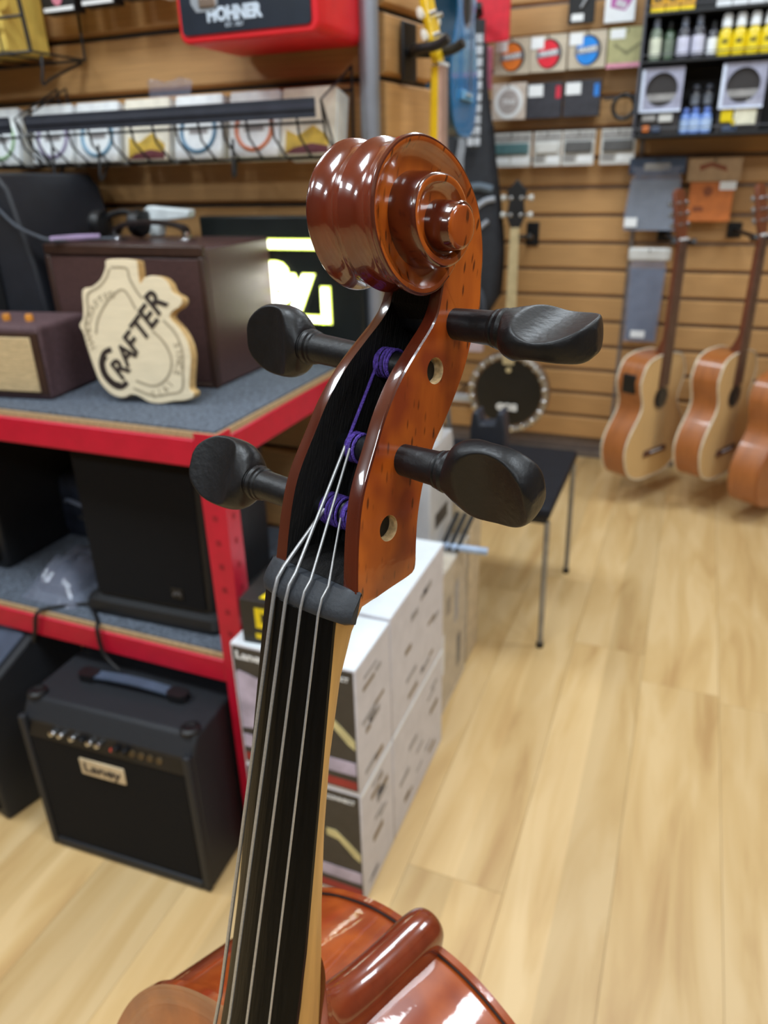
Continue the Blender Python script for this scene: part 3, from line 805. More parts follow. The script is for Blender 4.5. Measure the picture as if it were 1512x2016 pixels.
# things lying behind, on top of the brown case
zt = SHT + .264
t = thing('headphones', 'black folded headphones lying on top of the brown case beside the cable', 'headphones', (-1.13, 1.33, zt))
MB().tube(catmull([(-.05, 0, .012), (-.04, .01, .04), (0, .015, .05), (.04, .01, .04), (.05, 0, .012)], 4), .006, 8).obj('headband', BLACK, t)
for s in (-1, 1): MB().lathe([(.005, -.012), (.026, -.012), (.028, 0), (.024, .010), (.005, .012)], 18, 0, TX(s * .05, 0, .0285) @ RY(90)).obj('ear_cup', BLACK, t)
t = thing('white_ukulele_stand', 'folded white plastic stand behind the leather handle of the brown case', 'stand', (-1.05, 1.385, zt))
MB().prism([(-.045, 0), (-.02, 0), (-.01, .030), (.06, .036), (.065, .052), (-.04, .060), (-.055, .050)], -.012, .014, 'y').obj('body', mat('white_plastic', S(214, 222, 224), .4), t, 30, bevel=.004)
MB().cyl(.008, -.003, .0, 16, 0, TX(-.042, -.012, .045) @ RX(-90)).obj('screw', METAL, t)

# lit letter sign
t = thing('illuminated_sign', 'black sign with glowing white tube letters inside a lit frame behind the brown case', 'sign', (-0.82, 1.44, SHT))
MB().box(-.19, .19, 0, .03, 0, .300).obj('sign_panel', mat('sign_black', S(16, 22, 22), .35), t, 30, bevel=.003)
NEON = mat('white_neon', (1, 1, 1, 1), .3, emit=(1.0, 1.0, .86, 1), estr=4.0)
NEONE = mat('neon_yellow_edge', (.8, 1, .2, 1), .3, emit=(.85, 1.0, .15, 1), estr=1.2)
def strip(poly, name):
    a = Vector((sum(p[0] for p in poly) / len(poly), 0, sum(p[1] for p in poly) / len(poly)))
    MB().prism(poly, -.009, -.003, 'y').obj(name, NEON, t, 0)
def bar(x0, x1, z0, z1, name='lit_bar'):
    MB().box(x0 - .0035, x1 + .0035, -.003, .0, z0 - .0035, z1 + .0035).obj('glow_edge', NEONE, MB().box(x0, x1, -.008, -.003, z0, z1).obj(name, NEON, t, 30, bevel=.002), 0)
bar(-.16, .115, .238, .253); bar(.098, .115, .088, .160); bar(.045, .098, .088, .100); bar(-.16, -.145, .088, .238); bar(-.145, -.06, .088, .100)
for ch, x, z, sz in (('B', -.007, .162, .110), ('y', .046, .162, .118)):
    lt = text_obj('letter', ch, sz, NEON, t, (x, -.006, z), depth=.003, bold=.006)
    text_obj('glow_edge', ch, sz, NEONE, lt, (0, 0, -.0035), (0, 0, 0), depth=.0005, bold=.009)

# ------------------------------------------------------------------ things on the lower shelf
t = thing('powered_loudspeaker', 'large black loudspeaker with small metal badge on the lower shelf', 'loudspeaker', (-0.925, 1.0, SHL), (0, 0, math.radians(2)))
MB().loft([rrect(-.165, .165, -.005, .26, .03), rrect(-.165, .165, -.005, .26, .03), rrect(-.150, .150, .008, .25, .03), rrect(-.162, .162, .012, .24, .02)] and
          [[(x, y, z) for x, y in rrect(-a, a, y0, y1, .025)] for a, y0, y1, z in ((.162, -.012, .26, 0), (.166, -.016, .26, .012), (.160, -.010, .26, .030), (.146, .006, .255, .036), (.152, .012, .25, .36))]).obj('cabinet', mat('speaker_black', S(24, 25, 27), .5, bump=.08), t, 40)
MB().loft([[(x, y, z) for x, y in ((-a, y0), (a, y0), (a, y0 + .006), (-a, y0 + .006))] for a, y0, z in ((.128, .001, .045), (.134, .008, .350))]).obj('grille', GRILLE, t, 0)
bd = MB().box(-.013, .013, 0, .003, -.012, .012).obj('badge', BLACK, t, 30, loc=(.068, -.0005, .075))
MB().tube([(-.009, -.0012, -.004), (-.004, -.0012, .004), (0, -.0012, -.002), (.004, -.0012, .005), (.009, -.0012, -.003)], .002, 6).obj('emblem', METAL, bd)
t = thing('floor_monitor', 'black loudspeaker in shadow at the left end of the lower shelf', 'loudspeaker', (-1.53, 1.06, SHL))
MB().box(-.18, .15, 0, .3, 0, .34).obj('cabinet', mat('speaker_black', S(24, 25, 27), .5), t, 30, bevel=.01)
MB().box(-.165, .135, -.008, .001, .02, .32).obj('grille', GRILLE, t, 30, bevel=.003)
t = thing('equipment_pouch', 'dark quilted equipment pouch at the back of the lower shelf', 'bag', (-1.30, 1.31, SHL))
MB().loft([[(x * s, y * s, z) for x, y in rrect(-.115, .11, -.06, .07, .03)] for s, z in ((.9, 0), (1.02, .03), (1.0, .10), (.92, .15), (.6, .175))]).obj('body', mat('navy_nylon', S(30, 35, 48), .5, var=.3, bump=.4, scale=40), t, 50)
MB().tube(catmull([(-.06, -.066, .10), (-.03, -.085, .115), (.01, -.085, .105), (.03, -.068, .085)], 5), .005, 8).obj('strap', mat('grey_strap', S(96, 104, 122), .4), t)
MB().box(-.03, .02, -.067, -.060, .055, .065).obj('buckle', METAL, t, 30, bevel=.001)
t = thing('plastic_bag', 'clear plastic bag of dark hardware lying on the lower shelf', 'bag', (-1.20, 1.08, SHL))
rng = random.Random(8)
rows = []
for i in range(13):
    row = []
    for j in range(13):
        u, v = i / 12 - .5, j / 12 - .5
        hgt = .055 * max(0, 1 - (2 * abs(u)) ** 3) * max(0, 1 - (2 * abs(v)) ** 3) * (0.75 + .5 * rng.random()) + .002
        row.append((u * .15 + rng.uniform(-.003, .003) - .25 * v * .15, v * .22, hgt))
    rows.append(row)
MB().loft(rows, False, False, False).obj('film', mat('clear_film', S(150, 158, 180), .12, alpha=.38, spec=.9, bump=.5, bscale=60, scale=20), t, 60)
MB().loft([[(x * s, y * s, z) for x, y in rrect(-.05, .05, -.07, .08, .02)] for s, z in ((1, .001), (1, .022), (.7, .034))]).obj('contents', mat('dark_contents', S(34, 36, 46), .5), t, 50)
for dx, dy in ((.03, .07), (.045, .055), (.035, .05)): MB().tube([(dx + .008 * math.cos(a * .785), dy + .008 * math.sin(a * .785), .04) for a in range(8)], .0016, 6, closed=True).obj('ring', CHROME, t)
for lab, pts in (('thin black cable draped over the red beam right of the clear bag', [(-1.05, 1.02, .487), (-1.11, .99, .487), (-1.165, .955, .486), (-1.178, .938, .478), (-1.19, .936, .44), (-1.205, .937, .405)]),
                 ('thin black cable hanging over the red beam in front of the badge speaker', [(-1.075, .99, .487), (-1.03, .955, .486), (-1.018, .938, .478), (-1.016, .936, .44), (-1.006, .935, .415), (-.98, .935, .39)])):
    p = catmull([Vector(q) for q in pts], 5)
    t = thing('power_cable', lab, 'cable', tuple(p[0]), group=None)
    MB().tube(p, .0042, 8).obj('cord', BLACK, t, loc=-p[0])

# ------------------------------------------------------------------ amplifiers on the floor
t = thing('combo_amplifier', 'black combo guitar amplifier with name plate standing on the floor under the rack', 'amplifier', (-0.921, 0.797, 0.003), (0, 0, math.radians(2.5)))
W, Hh, Dp = .196, .372, .24
MB().prism([(0.012, 0), (Dp, 0), (Dp - .01, Hh), (.035, Hh), (.012, .335)], -W, W, 'x').obj('cabinet', TOLEX, t, 30, bevel=.007, seg=3)
e = MB(); e.box(-W, -W + .016, 0, .014, 0, .345); e.box(W - .016, W, 0, .014, 0, .345); e.box(-W + .016, W - .016, 0, .014, 0, .022)
e.obj('front_frame', TOLEX, t, 30, bevel=.004)
MB().box(-W + .017, W - .017, .004, .0135, .023, .298).obj('grille', GRILLE, t, 30, bevel=.003)
cp = MB().prism([(.003, .299), (.016, .340), (.022, .340), (.022, .299)], -W + .017, W - .017, 'x').obj('control_panel', mat('panel_black', S(18, 18, 20), .35), t, 30)
for k, x in enumerate((-.118, -.098, -.07, -.05, -.03, -.01, .03, .05)):
    MB().lathe([(.0075, 0), (.0075, .004), (.005, .010), (.0005, .011)], 14, 0, TX(x, .008, .318) @ RX(72)).obj('knob', CHROME if k in (1, 2, 4, 5) or k == 0 else BLACK, cp)
for x in (.065, .085, .105, .125): MB().lathe([(.007, 0), (.006, .003), (.003, .003), (.003, .001)], 12, 0, TX(x, .008, .316) @ RX(72)).obj('jack_socket', mat('tarnished_metal', S(120, 105, 80), .4, .8), cp)
MB().lathe([(.004, 0), (.004, .003), (.001, .005)], 10, 0, TX(.018, .008, .312) @ RX(72)).obj('power_lamp', mat('red_lamp', S(200, 60, 40), .3), cp)
pt = MB().box(-.052, .052, 0, .004, -.020, .020).obj('name_plate', mat('cream_plate', S(206, 186, 152), .45), t, 30, bevel=.002, loc=(-.012, 0.0005, .255))
text_obj('lettering', 'Laney', .030, mat('plate_ink', S(60, 50, 44), .6), pt, (0, -.0006, 0), depth=.0005, bold=.0008, xscale=1.25)
hd = MB(); hd.loft([[(x, .115 + dy, Hh + .012 + dz + .006 * math.sin(math.pi * (x + .1) / .2)) for dy, dz in ((-.011, -.002), (.011, -.002), (.011, .003), (-.011, .003))] for x in [-.1 + .2 * k / 10 for k in range(11)]])
hd = hd.obj('handle', mat('grey_handle_strap', S(70, 84, 104), .5), t, 30)
for s in (-1, 1): MB().loft([[(x, y, z) for x, y in rrect(s * .105 - .022, s * .105 + .022, .10, .13, .012)] for z in (Hh, Hh + .010, Hh + .018)]).obj('handle_cap', BLACK, hd, 40)
for x, y in ((-W + .02, .045), (W - .02, .045), (-W + .02, Dp - .035), (W - .02, Dp - .035)):
    MB().lathe([(.020, 0), (.019, .005), (.012, .008), (.006, .0065), (.0005, .0065)], 16, 0, TX(x, y, Hh)).obj('corner_protector', BLACK, t)
for x in (-1, 1):
    for y in (.03, Dp - .03): MB().cyl(.014, -.003, .001, 12, 0, TX(x * (W - .03), y, 0)).obj('foot', BLACK, t)
t = thing('combo_amplifier', 'black amplifier with sloping top panel cut by the left edge on the floor', 'amplifier', (-1.255, 0.80, 0.0), (0, 0, math.radians(-12)))
MB().prism([(0, 0), (.26, 0), (.26, .41), (.16, .41), (.03, .335), (-.01, .30)], -.40, 0, 'x').obj('cabinet', TOLEX, t, 30, bevel=.008, seg=3)
MB().box(-.385, -.015, -.006, .003, .03, .285).obj('grille', GRILLE, t, 30, bevel=.003)
cp = MB().prism([(.042, .344), (.148, .405), (.147, .408), (.041, .347)], -.36, -.02, 'x').obj('control_panel', mat('steel_blue_panel', S(70, 80, 98), .4), t, 0)
for k in range(6): MB().lathe([(.009, 0), (.008, .008), (.0005, .009)], 14, 0, TX(-.05 - k * .045, .085, .371) @ RX(30)).obj('knob', BLACK if k % 2 else CHROME, cp)
MB().tube(catmull([(-.32, .20, .411), (-.30, .20, .428), (-.19, .20, .433), (-.08, .20, .428), (-.06, .20, .411)], 4), .009, 8).obj('handle', BLACK, t)

# ------------------------------------------------------------------ cartons by the rack
CARD = mat('white_carton', S(208, 206, 212), 0.6, var=0.05)
CARDT = mat('white_carton_top', S(224, 232, 238), 0.45, var=0.03)
PRINT = mat('carton_side_print', S(205, 202, 208), 0.6, col2=S(196, 190, 192), scale=14, stretch=(1, 1, 2))
PK = mat('print_charcoal', S(62, 58, 54), .5); PLIL = mat('print_lilac', S(186, 176, 198), .5, var=.2, scale=30); PCRM = mat('print_cream', S(214, 204, 150), .5); PRED = mat('print_red', S(160, 50, 46), .5)
PBR = mat('print_brown', S(126, 108, 84), .6); PGR = mat('print_grey_text', S(150, 146, 146), .6)
def carton(lab, x0, x1, y0, y1, z0, z1, seed, front=True, tape=False):
    t = thing('carton', lab, 'box', ((x0 + x1) / 2, (y0 + y1) / 2, z0), group=None)
    hx, hy, h = (x1 - x0) / 2, (y1 - y0) / 2, z1 - z0
    MB().box(-hx, hx, -hy, hy, 0, h).obj('box_body', CARD, t, 30, bevel=.002)
    MB().box(-hx + .001, hx - .001, -hy + .001, hy - .001, h - .0004, h + .0006).obj('lid', CARDT, t, 0)
    r = random.Random(seed)
    g = MB(); b = MB()
    for k in range(11):      # blurred print on the long side
        y = r.uniform(-hy + .02, hy - .07); z = r.uniform(.02, h - .03); w = r.uniform(.02, .06); hh = r.uniform(.006, .016)
        (g if k % 3 else b).box(hx - .0003, hx + .0006, y, min(y + w, hy - .01), z, z + hh)
    g.obj('printed_text', PGR, t, 0)['kind'] = 'stuff'; b.obj('printed_picture', PBR, t, 0)['kind'] = 'stuff'
    if tape: MB().box(hx - .0003, hx + .0009, -hy + .002, hy - .002, h - .007, h).obj('tape', LABELW, t, 0)
    if front:
        f = -hy
        MB().box(-hx + .004, hx - .004, f - .0006, f + .0003, .008, h - .004).obj('front_print', PK, t, 0)
        MB().box(-hx + .006, hx - .006, f - .0012, f - .0004, .045, .075).obj('printed_band', PLIL, t, 0)
        MB().prism([(-hx + .006, .09), (-hx + .075, .10), (-hx + .07, h - .07), (-hx + .012, h - .055), (-hx + .006, h - .06)], f - .0012, f - .0004, 'y').obj('printed_picture', PLIL, t, 0)
        MB().prism([(hx - .075, .155), (hx - .05, .15), (hx - .02, .115), (hx - .006, .105), (hx - .006, .125), (hx - .03, .15), (hx - .055, .172), (hx - .075, .172)], f - .0014, f - .0006, 'y').obj('printed_guitar', PCRM, t, 0)
        MB().box(-hx + .006, hx - .006, f - .0012, f - .0004, .012, .03).obj('printed_stripe', PRED, t, 0)
        text_obj('printed_name', 'Laney', .022, LABELW, t, (-hx + .04, f - .001, h - .022), depth=.0003, bold=.0008, xscale=1.2)
        text_obj('printed_name', 'CONNECT', .012, LABELW, t, (hx - .042, f - .001, h - .022), depth=.0003, bold=.0005)
    return t
carton('white printed carton nearest the cello, topmost of the front stack', -.672, -.43, .90, 1.056, .277, .553, 1, True, False)
carton('white printed carton at the floor, under the front stack carton', -.672, -.43, .90, 1.056, 0, .276, 2, True, True)
carton('white printed carton, topmost of the stack behind the front stack', -.672, -.43, 1.06, 1.385, .277, .557, 3, False)
carton('white printed carton at the floor in the second stack', -.672, -.43, 1.06, 1.385, 0, .276, 4, False, True)
t = thing('small_box', 'small black box with yellow print lying on the front white carton', 'box', (-.615, .968, .5545), (0, 0, math.radians(4)))
MB().box(-.038, .085, -.055, .055, 0, .088).obj('box_body', mat('black_box_card', S(38, 36, 34), .5), t, 30, bevel=.001)
YEL = mat('yellow_print', S(236, 208, 20), .5)
MB().prism([(-.004, -.045), (.05, -.045), (.05, .04), (.02, .045)], .0878, .0888, 'z').obj('printed_picture', YEL, t, 0)
text_obj('printed_mark', 'D', .05, YEL, t, (.008, -.0555, .052), depth=.0004, bold=.003)
MB().box(-.012, .035, -.0558, -.0546, .012, .022).obj('printed_stripe', YEL, t, 0)
# clutter behind the cartons
FILM = mat('stretch_film', S(205, 206, 208), .25, alpha=.8, var=.08, scale=12, bump=.5, bscale=25)
t = thing('wrapped_carton', 'tall carton wrapped in cloudy plastic behind the white cartons', 'box', (-.528, 1.62, 0))
MB().box(-.024, .022, -.10, .07, 0, .70).obj('box_body', mat('grey_carton', S(188, 187, 190), .6), t, 30, bevel=.003)
MB().loft([[(x, y, z) for x, y in rrect(-.0245 - d * .3, .0225 + d * .3, -.104 - d, .074 + d, .004)] for d, z in ((.001, .004), (.004, .15), (.002, .35), (.005, .52), (.002, .69), (-.004, .715))]).obj('plastic_wrap', FILM, t, 60)
MB().box(.0225, .0245, -.07, .03, .50, .54).obj('handle_slot', PK, t, 0)
t = thing('wrapped_carton', 'shorter clear wrapped carton at the floor, right of the tall wrapped one', 'box', (-.488, 1.53, 0))
MB().box(-.012, .028, -.12, .16, 0, .42).obj('box_body', mat('tan_carton', S(196, 178, 148), .7), t, 30, bevel=.002)
for k, (y, z, h) in enumerate(((-.10, .30, .08), (-.02, .28, .05), (.05, .22, .12), (-.07, .12, .12), (.08, .06, .10))): MB().box(.0278, .0288, y, y + .035, z, z + h).obj('printed_picture', [LABELW, PBR, PGR, LABELW, PK][k], t, 0)
MB().loft([[(x, y, z) for x, y in rrect(-.0125 - d * .2, .031 + d, -.124 - d, .164 + d, .01)] for d, z in ((.001, .003), (.004, .14), (.001, .3), (.003, .425))]).obj('plastic_wrap', mat('clear_wrap', S(225, 228, 232), .1, alpha=.25, bump=.5, bscale=25), t, 60)
t = thing('floor_stand_bar', 'pale blue metal bar lying across the clear wrapped carton', 'bar', (-.47, 1.60, .435))
MB().tube([(-.05, 0, 0), (.02, 0, 0), (.085, .01, -.004)], .010, 10).obj('tube', mat('pale_blue_metal', S(170, 190, 218), .35, .4), t)
for dx in (-.02, .0, .02): MB().tube([(dx - .01, -.01, -.006), (dx, .02, .03), (dx + .015, .05, .075)], .006, 8).obj('strut', BLACK, t)
t = thing('cardboard_flap_box', 'open tan cardboard box behind the clear wrapped carton', 'box', (-.53, 1.79, 0))
MB().box(-.06, .07, -.07, .045, 0, .55).obj('box_body', mat('tan_carton', S(196, 178, 148), .7), t, 30, bevel=.003)
MB().prism([(-.05, .55), (.07, .55), (.09, .60), (-.04, .63)], -.070, -.065, 'y').obj('flap', mat('tan_carton', S(196, 178, 148), .7), t, 0)
t = thing('spray_bottle', 'white plastic bottle standing on the tall wrapped carton', 'bottle', (-.528, 1.60, .716))
MB().lathe([(.001, 0), (.020, 0), (.022, .01), (.022, .06), (.018, .085), (.011, .095), (.011, .11), (.001, .11)], 20).obj('body', WHITE, t)
MB().lathe([(.013, .108), (.013, .125), (.001, .127)], 16).obj('cap', mat('cream_cap', S(214, 196, 150), .5), t)
# ------------------------------------------------------------------ left wall display
def wire_basket(lab, x0, x1, z, nz):
    """wire tray hung on the slats: back rail, sloping floor wires, front price rail, end loops"""
    t = thing('wire_basket', lab, 'basket', ((x0 + x1) / 2, 1.5, z - .012))
    h = (x1 - x0) / 2
    w = MB()
    w.tube([(-h, -.008, .115), (h, -.008, .115)], .003, 6); w.tube([(-h, -.012, .0), (h, -.012, .0)], .003, 6)
    w.tube([(-h, -.145, .055), (h, -.145, .055)], .003, 6); w.tube([(-h, -.085, -.002), (h, -.085, -.002)], .003, 6)
    w.obj('rail', WIRE, t)
    n = int((x1 - x0) / .052); m = None
    for k in range(n + 1):
        if m is None: m = MB().tube([(0, -.008, .115), (0, -.012, 0), (0, -.09, -.001), (0, -.135, .034), (0, -.147, .09)], .0024, 6).mesh('cross_wire', WIRE)
        o = bpy.data.objects.new('cross_wire', m); COL.objects.link(o); o.parent = t; o.location = (-h + k * (2 * h / n), 0, 0)
    for s in (-1, 1): MB().tube([(s * h, -.008, .115), (s * h, -.008, .155), (s * h, -.06, .13), (s * h, -.147, .09), (s * h, -.09, 0), (s * h, -.010, .0)], .0025, 6).obj('end_loop', WIRE, t)
    p = MB(); p.prism([(-.150, .064), (-.150, .092), (-.153, .094), (-.153, .084), (-.156, .081), (-.156, .075), (-.153, .072), (-.153, .062)], -h + .01, h - .01, 'x')
    p.obj('price_rail', mat('rail_dark', S(44, 48, 58), .4), t, 30)
    return t
wire_basket('black wire basket of string packets below the red case', -1.36, -.660, 1.344, 12)
wire_basket('black wire basket end at the left edge, beside the long string basket', -1.98, -1.385, 1.344, 10)
CREAM = mat('packet_cream', S(238, 232, 214), .5); PKW = mat('packet_white', S(238, 243, 248), .45)
def packet(x, col_ring, lab, base=PKW, z=1.336, brown=False, tilt=14, n=6):
    t = thing('string_packet', lab, 'string packet', (x, 1.405, z), (math.radians(-tilt), 0, 0), group=None)
    MB().prism(rrect(-.056, .056, 0, .118, .004, 2), 0, .006, 'y').obj('sleeve', base, t, 30)
    for k in range(n): MB().prism(rrect(-.056 + .001 * (k % 2), .057, 0, .117, .003, 2), .0065 + k * .0055, .0115 + k * .0055, 'y').obj('sleeve', CREAM if k % 2 else PKW, t, 30)
    if brown:
        MB().prism([(-.046, .004), (.046, .004), (.046, .03), (.012, .052), (-.02, .034), (-.046, .046)], -.0008, .0002, 'y').obj('print', mat('ochre_print', S(206, 170, 60), .5, var=.25, scale=40), t, 0)
        MB().prism([(-.046, .002), (.046, .002), (.046, .014), (.01, .02), (-.03, .012)], -.0012, -.0002, 'y').obj('print', mat('maroon_print', S(112, 52, 60), .5), t, 0)
    else:
        MB().tube([(.040 * math.cos(a), -.0004, .052 + .040 * math.sin(a)) for a in [math.radians(-250 + 320 * k / 24) for k in range(25)]], .0042, 6, 0, Matrix.Scale(1, 4)).obj('ring_print', col_ring, t)
        MB().box(-.022, .022, -.0006, .0002, .046, .060).obj('print', PGR, t, 0)
    return t
RB = mat('ring_blue', S(120, 166, 194), .5); RO = mat('ring_orange', S(226, 140, 104), .5); RP = mat('ring_violet', S(168, 158, 190), .5); RG = mat('ring_green', S(170, 205, 160), .5); RB2 = mat('ring_steel_blue', S(96, 142, 174), .5)
packet(-1.505, RG, 'string packet with pale green ring in the basket end at the left edge')
packet(-1.352, RP, 'string packet with violet ring, leftmost in the long wire basket')
packet(-1.228, RB, 'white string packet with light blue ring in the wire basket')
packet(-1.098, None, 'cream string packet with ochre and maroon print between blue ringed packets', CREAM, brown=True)
packet(-.970, RB2, 'white string packet with steel blue ring in the wire basket')
packet(-.840, RO, 'white string packet with orange ring in the wire basket')
packet(-.722, None, 'tall cream string packets with brown print at right end of the basket', CREAM, brown=True, n=9)
t = thing('plastic_sleeve', 'crumpled clear plastic sleeve sticking up behind the ochre string packet', 'sleeve', (-1.055, 1.455, 1.45))
MB().loft([[(-.055 + .11 * k / 8, .006 * math.sin(k * 2.1 + i), i * .011 + .004 * math.sin(k * 1.3)) for k in range(9)] for i in range(4)], False, False, False).obj('film', mat('clear_film', S(150, 158, 180), .12, alpha=.38), t, 60)
# bracket hooks under the basket
for k, x in enumerate((-1.36, -1.235, -.905)):
    t = thing('wall_hook', 'black wire prong hook under the string basket, %s' % ('leftmost of three', 'second from the left', 'the one nearest the cello scroll')[k], 'hook', (x, 1.5, 1.355), group='wire hooks below the string basket')
    MB().tube(catmull([(0, -.004, 0), (0, -.05, -.02), (.03, -.11, -.05), (.034, -.125, -.052), (.036, -.122, -.02), (.036, -.118, .012)], 4), .003, 8).obj('prong', WIRE, t)
    MB().box(-.02, .02, -.006, 0, -.012, .018).obj('hook_plate', WIRE, t, 30, bevel=.001)
# top left basket with a yellow book box
t = thing('wire_basket', 'black wire basket corner holding the yellow box at the upper left edge', 'basket', (-1.575, 1.5, 1.537))
for z, y in ((0, -.16), (.06, -.165), (.12, -.17), (0, -.01)): MB().tube([(-.3, y, z), (.285, y, z)], .003, 6).obj('rail', WIRE, t)
for k in range(9): MB().tube([(-.28 + k * .07, -.17, .13), (-.28 + k * .07, -.16, 0), (-.28 + k * .07, -.01, 0)], .002, 6).obj('cross_wire', WIRE, t)
MB().tube([(.285, -.17, .13), (.285, -.16, 0), (.285, -.01, 0), (.285, -.008, .14)], .003, 6).obj('end_loop', WIRE, t)
MB().tube(catmull([(.27, -.006, -.004), (.27, -.10, -.04), (.275, -.135, -.055), (.28, -.135, -.03), (.28, -.13, -.003)], 4), .003, 8).obj('prong', WIRE, t)
t = thing('yellow_box', 'large yellow cardboard box in the wire basket at the upper left edge', 'box', (-1.49, 1.385, 1.544))
MB().box(-.25, .13, -.035, .08, 0, .20).obj('box_body', mat('yellow_card', S(226, 196, 96), .55, var=.1), t, 30, bevel=.002)
for i in range(3):
    for k in range(4): MB().lathe([(.001, 0), (.022, 0), (.022, .0012), (.001, .0012)], 10, 0, TX(-.16 + k * .085 + (i % 2) * .04, -.0355, .035 + i * .055) @ RX(90)).obj('print', mat('ochre_pattern', S(206, 172, 74), .55), t)
for k, (x, w) in enumerate(((-1.275, .085), (-1.175, .085), (-1.075, .08))):
    t = thing('accessory_box', 'small black accessory box with pink mark hanging at the top edge, %s of three' % ('first', 'second', 'third')[k], 'box', (x, 1.43, 1.612 + .004 * k), group='small black boxes at the top edge')
    MB().box(-w / 2, w / 2, -.01, .02, 0, .09).obj('box_body', BLACK, t, 30, bevel=.001)
    MB().lathe([(.001, 0), (.013, 0), (.013, .001), (.001, .001)], 16, 0, TX(0, -.0105, .025) @ RX(90)).obj('print', mat('pink_mark', S(214, 130, 150), .5), t)
    MB().box(-w / 2 + .004, w / 2 - .004, -.0108, -.0098, .003, .010).obj('print', LABELW, t, 0)
t = thing('accessory_box', 'small white box hanging at the top edge beside the black boxes', 'box', (-.985, 1.43, 1.615))
MB().box(-.038, .038, -.01, .02, 0, .09).obj('box_body', PKW, t, 30, bevel=.001)
MB().box(-.03, .03, -.0108, -.0098, .012, .03).obj('print', PGR, t, 0)
# red case
t = thing('display_case', 'bright red case with dark window panel hanging at the top of the left wall', 'case', (-.765, 1.30, 1.515), (0, 0, 0))
REDC = mat('red_fabric', S(220, 22, 34), .42, var=.05)
MB().box(-.138, .136, .004, .19, 0, .30).obj('shell', REDC, t, 40, bevel=.016, seg=4)
MB().prism(rrect(-.138, .136, 0, .30, .016), -.004, .02, 'y').obj('front_rim', REDC, t, 40, bevel=.004)
pn = MB().prism(rrect(-.129, .124, .012, .288, .008), -.0075, -.002, 'y').obj('front_panel', mat('navy_panel', S(30, 38, 50), .3), t, 30)
MB().prism([(-.105, .28), (-.105, .075), (-.095, .062), (-.060, .062), (-.052, .070), (-.048, .088), (.010, .094), (.018, .086), (.028, .078), (.070, .082), (.078, .092), (.078, .28)], -.0088, -.007, 'y', 0, TX(0, 0, -.018)).obj('window', mat('window_silver', S(176, 184, 194), .25, .3, var=.15, scale=8), pn, 0)
MB().box(.020, .075, -.014, -.0088, .068, .080).obj('chrome_bar', CHROME, pn, 30, bevel=.002)
MB().box(-.088, -.055, -.012, -.0088, .050, .064).obj('chrome_bar', mat('bronze_clip', S(150, 132, 118), .3, .7), pn, 30, bevel=.002)
text_obj('lettering', 'HOHNER', .027, mat('pale_blue_ink', S(196, 210, 226), .5), pn, (-.022, -.0080, .038), depth=.0004, bold=.0016, xscale=.95)
text_obj('lettering', 'EST. 1857', .009, mat('pale_blue_ink', S(196, 210, 226), .5), pn, (-.022, -.0080, .022), depth=.0004)
MB().tube([(-.04, .195, .16), (-.04, .205, .27), (.04, .205, .27), (.04, .195, .16)], .004, 8).obj('hanger', WIRE, t)

